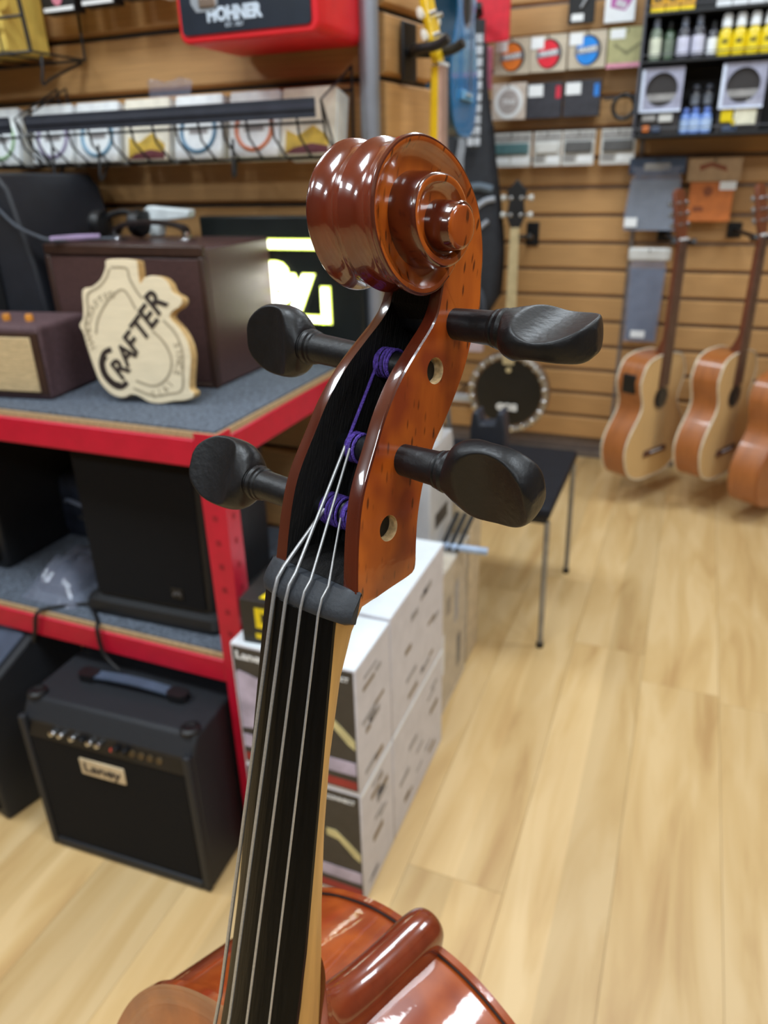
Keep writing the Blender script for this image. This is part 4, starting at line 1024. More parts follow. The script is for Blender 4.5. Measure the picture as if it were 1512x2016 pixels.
# ------------------------------------------------------------------ ukuleles and bags at the wing wall
def fig8(L, wl, wu, waist, n=40):
    """half-outline of a guitar body: z from 0 (tail) to L"""
    key = [(0, 0), (.45 * wl, .012 * L), (.82 * wl, .09 * L), (wl, .26 * L), (.93 * wl, .40 * L), (waist, .60 * L), (.97 * wu, .76 * L), (wu, .84 * L), (.80 * wu, .955 * L), (.40 * wu, .995 * L), (0, L)]
    h = catmull([(a, b, 0) for a, b in key], 4)
    r = [(p.x, p.y) for p in h]
    return r + [(-x, z) for x, z in reversed(r[1:-1])]
def plucked(name, lab, cat, side_m, top_m, back_m, bind_m, neck_m, fb_m, scale, loc, rotz, tune_m, preamp=False, tilt=0, head_m=None, L=.49, wl=.195, wu=.142, ws=.118, depth=.105, neckL=.405, neckw=.05):
    """front faces local -y; z up from the tail"""
    t = thing(name, lab, cat, loc, (math.radians(tilt), 0, rotz)); t.scale = (scale,) * 3
    o = fig8(L, wl, wu, ws)
    MB().prism(o, -depth / 2 + .002, depth / 2 - .002, 'y').obj('side', side_m, t, 40)
    MB().prism(inset(o, .003), -depth / 2 - .001, -depth / 2 + .0025, 'y').obj('soundboard', top_m, t, 30)
    MB().prism(inset(o, .003), depth / 2 - .0025, depth / 2 + .001, 'y').obj('back', back_m, t, 30)
    if bind_m:
        for yy in (-depth / 2, depth / 2): MB().tube([(x, yy, z) for x, z in o], .004, 6, closed=True).obj('binding', bind_m, t)
    sh = .66 * L
    MB().lathe([(.001, 0), (.042 * L / .49, 0), (.042 * L / .49, .0008), (.001, .0008)], 24, 0, TX(0, -depth / 2 - .001, sh) @ RX(90)).obj('sound_hole', mat('hole_dark', S(24, 18, 14), .8), t)
    MB().tube([(.048 * L / .49 * math.cos(a), -depth / 2 - .001, sh + .048 * L / .49 * math.sin(a)) for a in [2 * math.pi * k / 28 for k in range(28)]], .0018, 6, closed=True).obj('rosette', mat('rosette_brown', S(120, 84, 56), .5), t)
    br = MB().prism([(-.075 * L / .49, .195 * L), (.075 * L / .49, .195 * L), (.07 * L / .49, .245 * L), (-.07 * L / .49, .245 * L)], -depth / 2 - .009, -depth / 2 - .001, 'y').obj('bridge', fb_m, t, 30, bevel=.002)
    MB().box(-.036 * L / .49, .036 * L / .49, -depth / 2 - .013, -depth / 2 - .008, .222 * L, .229 * L).obj('saddle', WHITE, br, 0)
    nz0, nz1 = L - .02, L + neckL
    hw = neckw / 2
    MB().loft([[(x * k, y, z) for x, y in ((-hw, -depth / 2 - .002), (hw, -depth / 2 - .002), (hw * .9, -depth / 2 + .012), (0, -depth / 2 + .020 + e), (-hw * .9, -depth / 2 + .012))] for k, z, e in ((1.1, nz0, .04), (1.08, L + .02, .02), (1.02, L + .06, .004), (.9, nz1, 0))]).obj('neck', neck_m, t, 50)
    MB().loft([[(x * k, y, z) for x, y in ((-hw, -depth / 2 - .009), (hw, -depth / 2 - .009), (hw, -depth / 2 - .002), (-hw, -depth / 2 - .002))] for k, z in ((1.18, sh + .045 * L / .49), (.9, nz1))]).obj('fingerboard', fb_m, t, 0)
    MB().box(-hw * .9, hw * .9, -depth / 2 - .012, -depth / 2 - .002, nz1, nz1 + .006).obj('nut', WHITE, t, 0)
    hl = .165 * min(1, neckL / .3)
    hm = MB().prism([(-hw * .9, 0), (hw * .9, 0), (hw * 1.35, .035), (hw * 1.25, hl * .93), (hw * .5, hl), (-hw * .5, hl), (-hw * 1.25, hl * .93), (-hw * 1.35, .035)], -.007, .007, 'y')
    hs = hm.obj('headstock', head_m or neck_m, t, 30, bevel=.002, loc=(0, -depth / 2 + .004, nz1 + .004)); hs.rotation_euler = (math.radians(-13), 0, 0)
    for s in (-1, 1):
        for k in range(3 if L > .3 else 2):
            z = .045 + k * .036
            MB().lathe([(.0045, -.012), (.0045, .012), (.001, .013)], 10, 0, TX(s * hw * .85, -.008, z) @ RX(90)).obj('tuner_post', METAL, hs)
            MB().lathe([(.004, 0), (.004, .012), (.010, .016), (.010, .026), (.001, .028)], 10, 0, TX(s * hw * 1.25, .002, z) @ RY(s * 90) @ Matrix.Scale(.55, 4, (0, 1, 0))).obj('tuner_button', tune_m, hs)
    st = MB()
    for k in range(6 if L > .3 else 4):
        nn = 5 if L > .3 else 3
        a, b = (k / nn - .5) * neckw * .8, (k / nn - .5) * .055 * L / .49
        st.tube([(b, -depth / 2 - .013, .22 * L), (a, -depth / 2 - .0125, nz1)], .0006, 4)
    st.obj('strings', METAL, t)
    if preamp:
        MB().box(-.008, .008, -.028, .028, -.036, .036).obj('preamp', BLACK, t, 30, bevel=.003, loc=(-wu * .96, 0, .80 * L)).rotation_euler = (0, math.radians(-3), 0)
    return t
def hanger(lab, loc, rotz, reach=.10, m=BLACK, ph=.05):
    t = thing('instrument_hanger', lab, 'hanger', loc, (0, 0, rotz))
    MB().box(-.028, .028, -.008, 0, -ph, ph).obj('hook_plate', m, t, 30, bevel=.003)
    MB().tube([(0, -.006, 0), (0, -reach, 0)], .008, 10).obj('arm', m, t)
    MB().tube(catmull([(-.034, -reach - .085, .012), (-.034, -reach - .06, .002), (-.032, -reach - .02, 0), (-.014, -reach, 0), (.014, -reach, 0), (.032, -reach - .02, 0), (.034, -reach - .06, .002), (.034, -reach - .085, .012)], 4), .009, 10).obj('yoke', m, t)
    return t
TEAL = mat('teal_lacquer', S(4, 66, 98), .25, coat=.6, var=.06); BLUE = mat('blue_lacquer', S(8, 118, 178), .25, coat=.6, var=.05)
PBLUE = mat('pale_blue_board', S(104, 164, 206), .45); YELL = mat('yellow_lacquer', S(238, 196, 28), .3, coat=.5, var=.05)
ROSE = mat('rosewood', S(96, 62, 48), .5, var=.2, scale=20, stretch=(8, 8, 1)); PINKW = mat('pinkish_board', S(196, 158, 140), .5, var=.1, scale=20)
BRD = mat('bridge_brown', S(170, 104, 72), .5)
plucked('ukulele', 'yellow ukulele with white tuning pegs hanging beside the silver pole', 'ukulele', YELL, YELL, YELL, None, YELL, PINKW, 1.0, (-.540, 1.58, 1.005), math.radians(88), mat('ivory_button', S(232, 228, 216), .4), L=.235, wl=.085, wu=.065, ws=.052, depth=.06, neckL=.245, neckw=.038)
plucked('ukulele', 'blue ukulele with brown bridge hanging behind the yellow ukulele', 'ukulele', TEAL, BLUE, TEAL, None, TEAL, PBLUE, 1.0, (-.618, 2.00, 1.375), math.radians(94), METAL, L=.42, wl=.155, wu=.12, ws=.095, depth=.07, neckL=.30, neckw=.045)
hanger('black hanger arm of the yellow ukulele on the wing wall', (-.578, 1.577, 1.512), WING_A, .02)
# gig bag and hanging things further back
GB = mat('gig_bag_nylon', S(30, 33, 40), .65, var=.2, scale=40, bump=.3, bscale=200); GBG = mat('gig_bag_grey', S(84, 96, 108), .6, var=.1)
t = thing('gig_bag', 'black guitar gig bag with grey swirl print hanging behind the cello scroll', 'bag', (-.945, 3.30, .724), (0, 0, math.radians(14))); t.scale = (1.2,) * 3
prof = [(.10, 0), (.135, .06), (.14, .22), (.12, .38), (.10, .50), (.085, .62), (.062, .75), (.057, .86)]
MB().loft([[(x, y, z) for x, y in rrect(-a, a, -d, d, d * .8)] for a, z, d in [(a, z, .055 if z < .55 else .042) for a, z in prof]]).obj('body', GB, t, 50)
MB().tube(catmull([(-.07, -.058, .30), (-.03, -.060, .40), (.03, -.060, .43), (.09, -.058, .42)], 5), .014, 8, 0, None).obj('swirl_print', GBG, t)
MB().tube(catmull([(-.05, -.058, .26), (.0, -.060, .33), (.06, -.060, .38), (.10, -.056, .39)], 5), .010, 8).obj('swirl_print', mat('swirl_silver', S(150, 154, 162), .5), t)
MB().tube(catmull([(-.03, -.058, .20), (.02, -.060, .27), (.08, -.058, .32)], 5), .008, 8).obj('swirl_print', mat('swirl_silver', S(150, 154, 162), .5), t)
MB().box(-.035, .005, -.060, -.052, -.0, .27).obj('grey_panel', GBG, t, 30, bevel=.003)
MB().tube(catmull([(.135, -.02, .06), (.14, -.02, .22), (.12, -.02, .38), (.10, -.02, .5), (.085, -.02, .62)], 4), .004, 6).obj('zip', BLACK, t)
t = thing('guitar_strap', 'black strap with white woven squares hanging in front of the gig bag', 'strap', (-.888, 3.19, 1.376), (0, 0, math.radians(20))); t.scale = (1.3,) * 3
MB().loft([[(x * (1 if z > .02 else .6), y, z) for x, y in ((-.025, -.003), (.025, -.003), (.025, .003), (-.025, .003))] for z in (0, .03, .17, .34)]).obj('webbing', BLACK, t, 0)
for i in range(10):
    for k in range(2): MB().box(-.020 + k * .021, -.002 + k * .021, -.0042, -.0028, .012 + i * .030, .034 + i * .030).obj('woven_square', mat('woven_grey', S(176, 180, 186), .7, var=.25, scale=90), t, 0)
t = thing('guitar_strap', 'plain grey strap hanging left of the white squared strap', 'strap', (-.930, 3.18, 1.275), (0, 0, math.radians(20))); t.scale = (1.3,) * 3
MB().loft([[(x + dx, y, z) for x, y in ((-.012, -.002), (.012, -.002), (.012, .002), (-.012, .002))] for z, dx in ((0, -.01), (.06, -.008), (.15, .006), (.30, .01))]).obj('webbing', mat('silver_strap', S(130, 134, 140), .5), t, 0)
t = thing('gig_bag', 'plain black gig bag hanging beside the blue ukulele', 'bag', (-1.33, 3.42, .80), (0, 0, math.radians(12))); t.scale = (1.4,) * 3
MB().loft([[(x, y, z) for x, y in rrect(-a, a, -.05, .05, .04)] for a, z in ((.09, 0), (.12, .05), (.125, .25), (.10, .42), (.06, .50))]).obj('body', GB, t, 50)
MB().tube([(-.03, 0, .49), (0, 0, .56), (.03, 0, .49)], .006, 8).obj('hang_loop', BLACK, t)
hanger('black double hanger above the gig bag in front of the red packet', (-1.0, YB - .002, 1.85), math.radians(10), .20).scale = (1.5, 1.2, 1.5)
t = thing('accessory_packet', 'red cardboard packet on the back wall behind the black hanger', 'packet', (-.885, 3.36, 1.765))
MB().box(-.075, .08, 0, .02, 0, .22).obj('card', mat('red_card', S(205, 24, 44), .5), t, 0, bevel=.001)
t = thing('accessory_packet', 'dusky pink packet hanging below the red packet', 'packet', (-.915, 3.36, 1.60))
MB().box(-.045, .045, 0, .02, 0, .15).obj('card', mat('pink_card', S(176, 96, 116), .5), t, 0, bevel=.001)
t = thing('headphones', 'small dark clip tuner and cables hanging left of the banjo neck', 'cable', (-.86, 3.20, .60))
t.name = 'tuner_cable'
for k in range(3): MB().tube(catmull([(.05 * math.cos(a) * (.5 + .12 * k), .006 * k, .12 + .12 * math.sin(a)) for a in [2 * math.pi * i / 10 for i in range(10)]], 2, True), .005, 6, closed=True).obj('coil', mat('grey_cord', S(62, 68, 78), .5), t)
MB().box(-.03, .035, -.02, .02, -.03, .03).obj('tag_card', mat('pink_grey_tag', S(186, 168, 172), .5), t, 30, bevel=.002)
# ------------------------------------------------------------------ back wall packets
YF = 3.46
BEIGE = mat('beige_box', S(196, 184, 164), .6, var=.08, scale=25); INK = mat('ink_black', S(34, 32, 34), .5); BANDG = mat('band_grey', S(122, 122, 130), .5)
def hook_for(t, z, dy=.09):
    MB().tube([(0, dy, z), (0, -.012, z), (0, -.016, z + .008)], .0025, 6).obj('hook', WIRE, t)
def disc_box(x, z, m, lab):
    t = thing('string_box', lab, 'string box', (x, YF, z))
    MB().box(-.073, .073, 0, .03, 0, .128).obj('box_body', BEIGE, t, 30, bevel=.002)
    MB().prism(ellipse(.004, .062, .050, .053), -.0014, .0005, 'y').obj('ring', INK, t, 0)
    d = MB().prism(ellipse(0, .062, .043, .048), -.0026, -.0010, 'y').obj('disc', m, t, 0)
    MB().prism([(-.048, .048), (.048, .056), (.046, .080), (-.046, .070)], -.0036, -.0024, 'y').obj('band', BANDG, d, 0)
    text_obj('lettering', 'TRASER', .021, LABELW, d, (0, -.0038, .064), (math.pi / 2, -.09, 0), .0003, shear=.2, bold=.0006)
    MB().box(-.070, -.018, -.0042, -.0026, .082, .122).obj('price_label', LABELW, t, 0)
    hook_for(t, .118); return t
disc_box(-.812, 1.657, mat('disc_orange', S(226, 120, 36), .5), 'beige string box with orange disc on the back wall')
disc_box(-.664, 1.658, mat('disc_red', S(222, 26, 50), .5), 'beige string box with red disc on the back wall')
disc_box(-.511, 1.660, mat('disc_blue', S(20, 136, 228), .5), 'beige string box with bright blue disc on the back wall')
t = thing('string_box', 'olive green envelope with pink lower edge, beside the blue disc box', 'packet', (-.36, YF, 1.655))
MB().box(-.073, .073, 0, .02, 0, .134).obj('box_body', mat('olive_card', S(176, 172, 124), .6), t, 30, bevel=.002)
MB().box(-.073, .073, -.001, .001, 0, .016).obj('print', mat('pink_edge', S(222, 150, 172), .5), t, 0)
MB().prism([(-.05, .085), (0, .055), (.05, .085), (.05, .075), (0, .042), (-.05, .075)], -.0012, .0002, 'y').obj('print', mat('olive_dark', S(132, 130, 92), .6), t, 0)
MB().box(-.066, -.01, -.0016, .0002, .098, .130).obj('price_label', LABELW, t, 0); hook_for(t, .12)
t = thing('string_box', 'pale string box with white ring print below the orange disc box', 'string box', (-.817, YF, 1.492))
MB().box(-.072, .072, 0, .025, 0, .135).obj('box_body', mat('pale_beige_box', S(202, 188, 176), .6), t, 30, bevel=.002)
MB().prism(ellipse(0, .066, .060, .062), -.0012, .0003, 'y').obj('ring', LABELW, t, 0)
MB().prism(ellipse(0, .066, .044, .045), -.0020, -.0008, 'y').obj('disc', mat('grey_disc', S(176, 168, 166), .5), t, 0)
text_obj('lettering', 'TRAS', .024, LABELW, t, (0, -.0024, .066), depth=.0003, bold=.0008, shear=.15); hook_for(t, .125)
for x, m, lab in ((-.669, mat('tab_red', S(205, 40, 66), .5), 'black string box with red tab on the back wall'), (-.517, mat('tab_blue', S(40, 126, 214), .5), 'black string box with blue tab on the back wall')):
    t = thing('string_box', lab, 'string box', (x, YF, 1.492))
    MB().box(-.072, .072, 0, .025, 0, .130).obj('box_body', mat('box_charcoal', S(50, 50, 58), .55, var=.2, scale=40), t, 30, bevel=.002)
    MB().box(.046, .066, -.0014, .0004, .070, .115).obj('tab', m, t, 0)
    MB().box(-.066, -.006, -.0014, .0004, .080, .122).obj('price_label', LABELW, t, 0); hook_for(t, .12)
t = thing('mute_ring', 'black ring shaped accessory hanging right of the black string boxes', 'ring', (-.352, YF + .02, 1.520))
MB().tube([(.042 * math.cos(a), 0, .042 * math.sin(a)) for a in [2 * math.pi * k / 24 for k in range(24)]], .008, 8, closed=True).obj('ring', BLACK, t)
MB().tube([(-.08, 0, .03), (.05, 0, .036)], .004, 6).obj('bar', BLACK, t); hook_for(t, .04, .07)
GREYP = mat('blister_grey', S(150, 148, 146), .35, var=.2, scale=30); PALEP = mat('blister_pale', S(206, 206, 202), .3, var=.06)
for x, w, lab, pic in ((-.795, .165, 'grey and teal blister pack, leftmost of the lower row on the back wall', mat('teal_print', S(76, 112, 116), .5)), (-.643, .115, 'pale cream blister pack, second of the lower row on the back wall', PALEP),
                       (-.515, .130, 'grey blister pack with dark band, third of the lower row on the back wall', mat('slate_print', S(88, 88, 88), .5)), (-.357, .138, 'grey blister pack with dark band standing apart below the black ring', mat('slate_print', S(88, 88, 88), .5))):
    t = thing('blister_pack', lab, 'packet', (x, YF, 1.312))
    MB().box(-w / 2, w / 2, 0, .004, 0, .130).obj('card', PALEP, t, 0)
    MB().box(-w / 2 + .01, w / 2 - .01, -.012, .0005, .048, .090).obj('blister', pic, t, 30, bevel=.004)
    MB().box(-w / 2 + .004, w / 2 - .004, -.001, .0005, .095, .124).obj('print', GREYP, t, 0)
    MB().box(.0, w / 2 - .008, -.0012, .0005, .012, .042).obj('price_label', LABELW, t, 0)
    MB().box(-w / 2 + .006, -.010, -.0012, .0005, .014, .040).obj('print', LABELW if x < -.7 else GREYP, t, 0)
    hook_for(t, .118)
t = thing('accessory_packet', 'black packet with silver accessory at the top edge of the back wall', 'packet', (-.545, YF, 1.815))
MB().box(-.05, .05, 0, .015, 0, .13).obj('card', BLACK, t, 0, bevel=.001); MB().box(-.036, .010, -.0014, .0003, .008, .032).obj('price_label', LABELW, t, 0)
MB().tube([(.0, -.004, .05), (.02, -.006, .08), (.035, -.004, .12)], .006, 8).obj('accessory', METAL, t); hook_for(t, .12)
t = thing('accessory_packet', 'white packet with magenta picture at the top edge of the back wall', 'packet', (-.40, YF, 1.808))
MB().box(-.056, .056, 0, .015, 0, .13).obj('card', WHITE, t, 0, bevel=.001)
MB().prism([(-.035, .05), (.02, .035), (.045, .07), (.02, .10), (-.035, .09)], -.0012, .0003, 'y').obj('print', mat('magenta_print', S(176, 90, 160), .5), t, 0); 
MB().prism([(-.02, .055), (.02, .04), (.025, .06), (-.01, .075)], -.0018, -.0004, 'y').obj('print', mat('silver_print', S(200, 196, 204), .4), t, 0); hook_for(t, .12)

# ------------------------------------------------------------------ care product rack
RACKX = -.285
t = thing('wire_shelf', 'black wall rack of bottles and care products at upper right', 'shelving', (RACKX, 3.30, 1.40))
SHB = mat('rack_black', S(20, 21, 24), .5)
for z in (0, .243, .392): MB().box(0, .72, -.01, .20, z, z + .010).obj('shelf_board', SHB, t, 30, bevel=.001)
MB().box(.0, .72, .20, .206, 0, .60).obj('back_panel', SHB, t, 0)
for x in (-.008, .72): MB().box(x, x + .008, -.012, .206, 0, .60).obj('side_panel', mat('rack_grey', S(70, 72, 80), .5), t, 0)
for z in (.03, .27, .42): MB().tube([(-.004, -.012, z), (.72, -.012, z)], .002, 6).obj('rail', mat('rack_grey', S(70, 72, 80), .5), t)
def bottle(x, y, z, r, h, body, cap, lab, capr=.55, label=None, group=None, shoulder=.72):
    t = thing('bottle', lab, 'bottle', (x, y, z), group=group)
    MB().lathe([(.001, 0), (r * .95, 0), (r, .004), (r, h * shoulder * .85), (r * .85, h * shoulder), (r * .42, h * (shoulder + .06)), (r * .42, h * (shoulder + .10)), (.001, h * (shoulder + .10))], 18).obj('body', body, t)
    MB().lathe([(r * capr, h * (shoulder + .07)), (r * capr, h * .93), (r * capr * .8, h), (.001, h)], 14).obj('cap', cap, t)
    if label: MB().lathe([(r + .0005, h * .10), (r + .0005, h * shoulder * .74)], 18).obj('label', label, t)
    return t
CLEARG = mat('greenish_glass', S(120, 132, 116), .15, coat=.5); DARKG = mat('smoke_glass', S(70, 70, 78), .15, coat=.5); GCAP = mat('grey_cap', S(120, 128, 146), .4)
YB_ = mat('yellow_fluid', S(226, 200, 30), .25, coat=.5); PAL = mat('pale_label', S(214, 218, 196), .5); LILW = mat('lilac_label', S(206, 206, 226), .5)
bz = 1.6535
bottle(-.247, 3.33, bz, .021, .135, CLEARG, GCAP, 'greenish bottle with cream label, leftmost on the rack middle shelf', label=PAL)
bottle(-.200, 3.35, bz, .019, .128, mat('green_glass', S(70, 92, 70), .2, coat=.5), BLACK, 'dark green bottle second from left on the rack middle shelf', label=CLEARG)
bottle(-.150, 3.33, bz + .0, .021, .131, DARKG, GCAP, 'smoky bottle with lilac label, left one of two alike on the rack', label=LILW)
bottle(-.100, 3.33, bz + .0, .021, .134, DARKG, GCAP, 'smoky bottle with lilac label, right one of two alike on the rack', label=LILW)
bottle(-.052, 3.34, bz, .018, .115, DARKG, BLACK, 'short smoky bottle with white label beside the yellow bottles', label=LABELW)
for k in range(5):
    b_ = bottle(-.010 + k * .046, 3.33, bz, .0225, .13, YB_, WHITE, 'yellow polish bottle with white shoulder on the rack, %s from the left' % ('first', 'second', 'third', 'fourth', 'fifth')[k], .75, mat('yellow_label', S(240, 214, 20), .5), 'yellow bottles on the rack', .62)
    text_obj('lettering', '65', .020, INK, b_, (0, -.0232, .045), depth=.0004, bold=.0008)
for k in range(3):
    t = thing('product_box', 'orange yellow box marked 65 on the rack top shelf, %s' % ('left one', 'middle one', 'right one')[k], 'box', (-.250 + k * .050, 3.33, 1.8025), group='orange boxes on the rack')
    MB().box(-.0235, .0235, -.025, .03, 0, .12).obj('box_body', mat('orange_box', S(222, 164, 30), .5, var=.06), t, 30, bevel=.001)
    text_obj('lettering', '65', .030, INK, t, (0, -.0256, .040), depth=.0004, bold=.0012)
    MB().box(-.0235, .0235, -.0256, -.0248, 0, .012).obj('print', mat('yellow_label', S(240, 214, 20), .5), t, 0)
for k in range(4):
    t = thing('product_box', 'white box marked 12 on the rack top shelf, %s from the left' % ('first', 'second', 'third', 'fourth')[k], 'box', (-.030 + k * .052, 3.33, 1.8025), group='white boxes on the rack')
    MB().box(-.0245, .0245, -.025, .03, 0, .12).obj('box_body', WHITE, t, 30, bevel=.001)
    text_obj('lettering', '12', .026, mat('pink_ink', S(190, 110, 120), .5), t, (0, -.0256, .050), depth=.0004, bold=.0006)
FRAMEP = mat('clear_frame_plastic', S(176, 178, 200), .2, alpha=.75, coat=.4)
def blister_frame(x, lab, dark, cont):
    t = thing('care_kit', lab, 'packet', (x, 3.31, 1.4115))
    w, h = .074, .225; n = 32
    ring = [(.056 * math.cos(2 * math.pi * k / n), .148 + .056 * math.sin(2 * math.pi * k / n)) for k in range(n)]
    def sq(a):
        c, s = math.cos(a), math.sin(a); k = 1 / max(abs(c), abs(s)); return (w * c * k, .148 + .072 * s * k)
    sqp = [sq(2 * math.pi * k / n) for k in range(n)]
    MB().loft([[(x_, y, z_) for x_, z_ in p] for p, y in ((ring, 0), (sqp, 0), (sqp, .012), (ring, .012), (ring, 0))], True, False, False).obj('window_frame', FRAMEP, t, 30)
    MB().box(-w, w, .014, .05, 0, .220).obj('box_body', mat(dark, S(44, 40, 40), .5), t, 30, bevel=.001)
    MB().box(-w, -w + .012, -.004, .0, .080, .215).obj('glossy_edge', mat('bright_edge', S(214, 224, 244), .2), t, 0)
    MB().box(-w, w, -.004, 0.001, .074, .082).obj('glossy_edge', mat('bright_edge', S(214, 224, 244), .2), t, 0)
    MB().box(-.05, .055, .0125, .0145, .112, .135).obj('shelf_insert', GREYP, t, 0)
    for (a, b, c, d, m) in cont: MB().box(a, b, .004, .0138, c, d).obj('content', m, t, 30, bevel=.003)
blister_frame(-.205, 'boxed care kit with round clear window at left of the rack lower shelf', 'kit_dark', ((0, .05, .040, .068, PALEP), (-.055, -.03, .008, .03, mat('disc_orange', S(226, 120, 36), .5)), (-.02, .01, .006, .026, mat('slate_blue', S(70, 84, 110), .5)), (-.06, -.01, .044, .066, GREYP)))
blister_frame(.072, 'boxed care kit with yellow cloth and round clear window at right of the rack', 'kit_dark', ((-.06, -.02, .03, .075, YB_), (-.015, .06, .02, .085, mat('cream_cloth', S(224, 220, 196), .8)), (-.05, .0, .0, .022, mat('slate_blue', S(70, 84, 110), .5)), (-.02, -.005, .004, .04, YB_), (.02, .065, .085, .10, mat('cream_cloth', S(224, 220, 196), .8))))
BLU = mat('light_blue_fluid', S(112, 146, 214), .2, coat=.5)
for k, (x, y) in enumerate(((-.110, 3.35), (-.076, 3.33), (-.036, 3.33))): bottle(x, y, 1.4105, .020, .085, BLU, mat('blue_cap', S(84, 110, 180), .3), 'small light blue bottle on the rack lower shelf, %s of three' % ('leftmost', 'middle', 'rightmost')[k], .6, mat('ice_label', S(176, 200, 236), .5), 'light blue bottles on the rack', .75)
st_ = thing('riser', 'small black riser behind the light blue bottles on the rack', 'stand', (-.065, 3.40, 1.4105)); MB().box(-.05, .05, -.022, .03, 0, .088).obj('block', SHB, st_, 0); MB().box(-.052, .052, -.024, .032, .088, .091).obj('top_plate', SHB, st_, 0)
for k, x in enumerate((-.085, -.040)): bottle(x, 3.40, 1.503, .017, .072, DARKG, GCAP, 'small grey bottle on the black riser, %s one' % ('left', 'right')[k], .7, mat('grey_label', S(140, 146, 156), .5), 'grey bottles on the riser', .75)

# ------------------------------------------------------------------ cloth, strap and leather packets on the back wall
t = thing('accessory_packet', 'clear bag with folded grey cloth and dark blue card header', 'packet', (-.195, YF, 1.060))
SLATE = mat('grey_cloth', S(136, 144, 150), .7, var=.08)
MB().loft([[(x, y, z) for x, y in ((-a, 0), (a, -.004), (a, .018), (-a, .02))] for a, z in ((.100, .0), (.105, .05), (.092, .19))]).obj('cloth', SLATE, t, 30)
MB().loft([[(x, y, z) for x, y in ((-a, -.006), (a, -.008), (a, .022), (-a, .022))] for a, z in ((.108, -.002), (.110, .06), (.098, .19), (.085, .215), (.100, .24))]).obj('film', mat('clear_film', S(150, 158, 180), .12, alpha=.38), t, 30)
MB().box(-.108, .108, -.006, .010, .212, .272).obj('header_card', mat('navy_card', S(46, 60, 82), .5), t, 0); MB().box(-.05, .05, -.0072, -.0055, .225, .252).obj('print', GREYP, t, 0)
MB().box(-.105, -.055, -.0115, -.0095, .012, .048).obj('price_label', LABELW, t, 0); hook_for(t, .262)
t = thing('guitar_strap', 'rolled slate grey strap in clear bag with white header beside the guitar', 'strap', (-.185, YF, .605))
MB().loft([[(x, y, z) for x, y in ((-a, 0), (a, 0), (a, .02), (-a, .02))] for a, z in ((.060, 0), (.060, .05), (.068, .30))]).obj('webbing', mat('slate_strap', S(100, 112, 132), .7), t, 30)
MB().loft([[(x, y, z) for x, y in ((-a, -.005), (a, -.005), (a, .024), (-a, .024))] for a, z in ((.068, -.008), (.074, .30), (.066, .335))]).obj('film', mat('clear_film', S(150, 158, 180), .12, alpha=.38), t, 30)
MB().box(-.085, .085, -.008, .020, .330, .385).obj('header_card', PALEP, t, 30, bevel=.01); MB().box(-.040, .020, -.0065, -.0045, .01, .04).obj('price_label', LABELW, t, 0); hook_for(t, .372)
t = thing('accessory_packet', 'tan leather pouch with kraft paper header between the two guitar headstocks', 'packet', (.018, YF, 1.09))
LEA = mat('orange_leather', S(186, 104, 44), .6, var=.12, scale=30)
MB().box(-.08, .085, 0, .02, 0, .15).obj('pouch', LEA, t, 30, bevel=.003); MB().box(-.08, .085, -.002, .006, .004, .022).obj('fold', LEA, t, 30, bevel=.001)
MB().prism(ellipse(-.01, .115, .018, .018, 18), -.0014, .0004, 'y').obj('print', mat('burnt_print', S(128, 66, 30), .6), t, 0); MB().box(-.06, -.02, -.0012, .0004, .04, .06).obj('print', mat('burnt_print', S(128, 66, 30), .6), t, 0)
MB().box(-.095, .100, -.001, .022, .152, .236).obj('header_card', mat('kraft_card', S(172, 140, 104), .7), t, 0); MB().box(.03, .09, -.0016, .0004, .12, .15).obj('price_label', LABELW, t, 0)
MB().prism([(-.05, .19), (-.01, .205), (.05, .185), (.045, .205), (-.01, .222), (-.055, .21)], -.0022, -.0006, 'y').obj('print', mat('burnt_print', S(128, 66, 30), .6), t, 0); hook_for(t, .226)

# ------------------------------------------------------------------ guitars on the back wall
SPRUCE = mat('spruce_top', S(226, 190, 132), .4, coat=.3, var=.05, scale=8, stretch=(30, 1, 1)); MAHO = mat('mahogany_side', S(160, 96, 48), .35, coat=.4, var=.12, scale=10, stretch=(1, 6, 1))
MAHN = mat('mahogany_neck', S(112, 60, 38), .45, var=.1); BIND = mat('cream_binding', S(214, 202, 178), .5); MAHT = mat('mahogany_top', S(158, 84, 36), .35, coat=.5, var=.1, scale=8, stretch=(20, 1, 1))
GY = math.radians(60)
plucked('acoustic_guitar', 'pale topped acoustic guitar with black preamp on its side, leftmost on the back wall', 'guitar', MAHO, SPRUCE, MAHO, BIND, MAHN, ROSE, 1.06, (-.105, 3.16, .10), GY, METAL, True)
plucked('acoustic_guitar', 'pale topped acoustic guitar without preamp, second from the left on the back wall', 'guitar', MAHO, SPRUCE, MAHO, BIND, MAHN, ROSE, 1.04, (.165, 3.16, .135), math.radians(62), METAL)
plucked('acoustic_guitar', 'dark mahogany acoustic guitar cut off by the right edge', 'guitar', MAHO, MAHT, MAHO, None, MAHN, ROSE, 1.08, (.385, 3.12, .06), GY, METAL)
for k, (x, z) in enumerate(((-.140, 1.038), (.130, 1.055), (.350, 1.03))):
    hanger('black guitar hanger holding the %s guitar on the back wall' % ('leftmost', 'second', 'third')[k], (x, YB - .002, z), math.radians(11), .395, BLACK, .03)

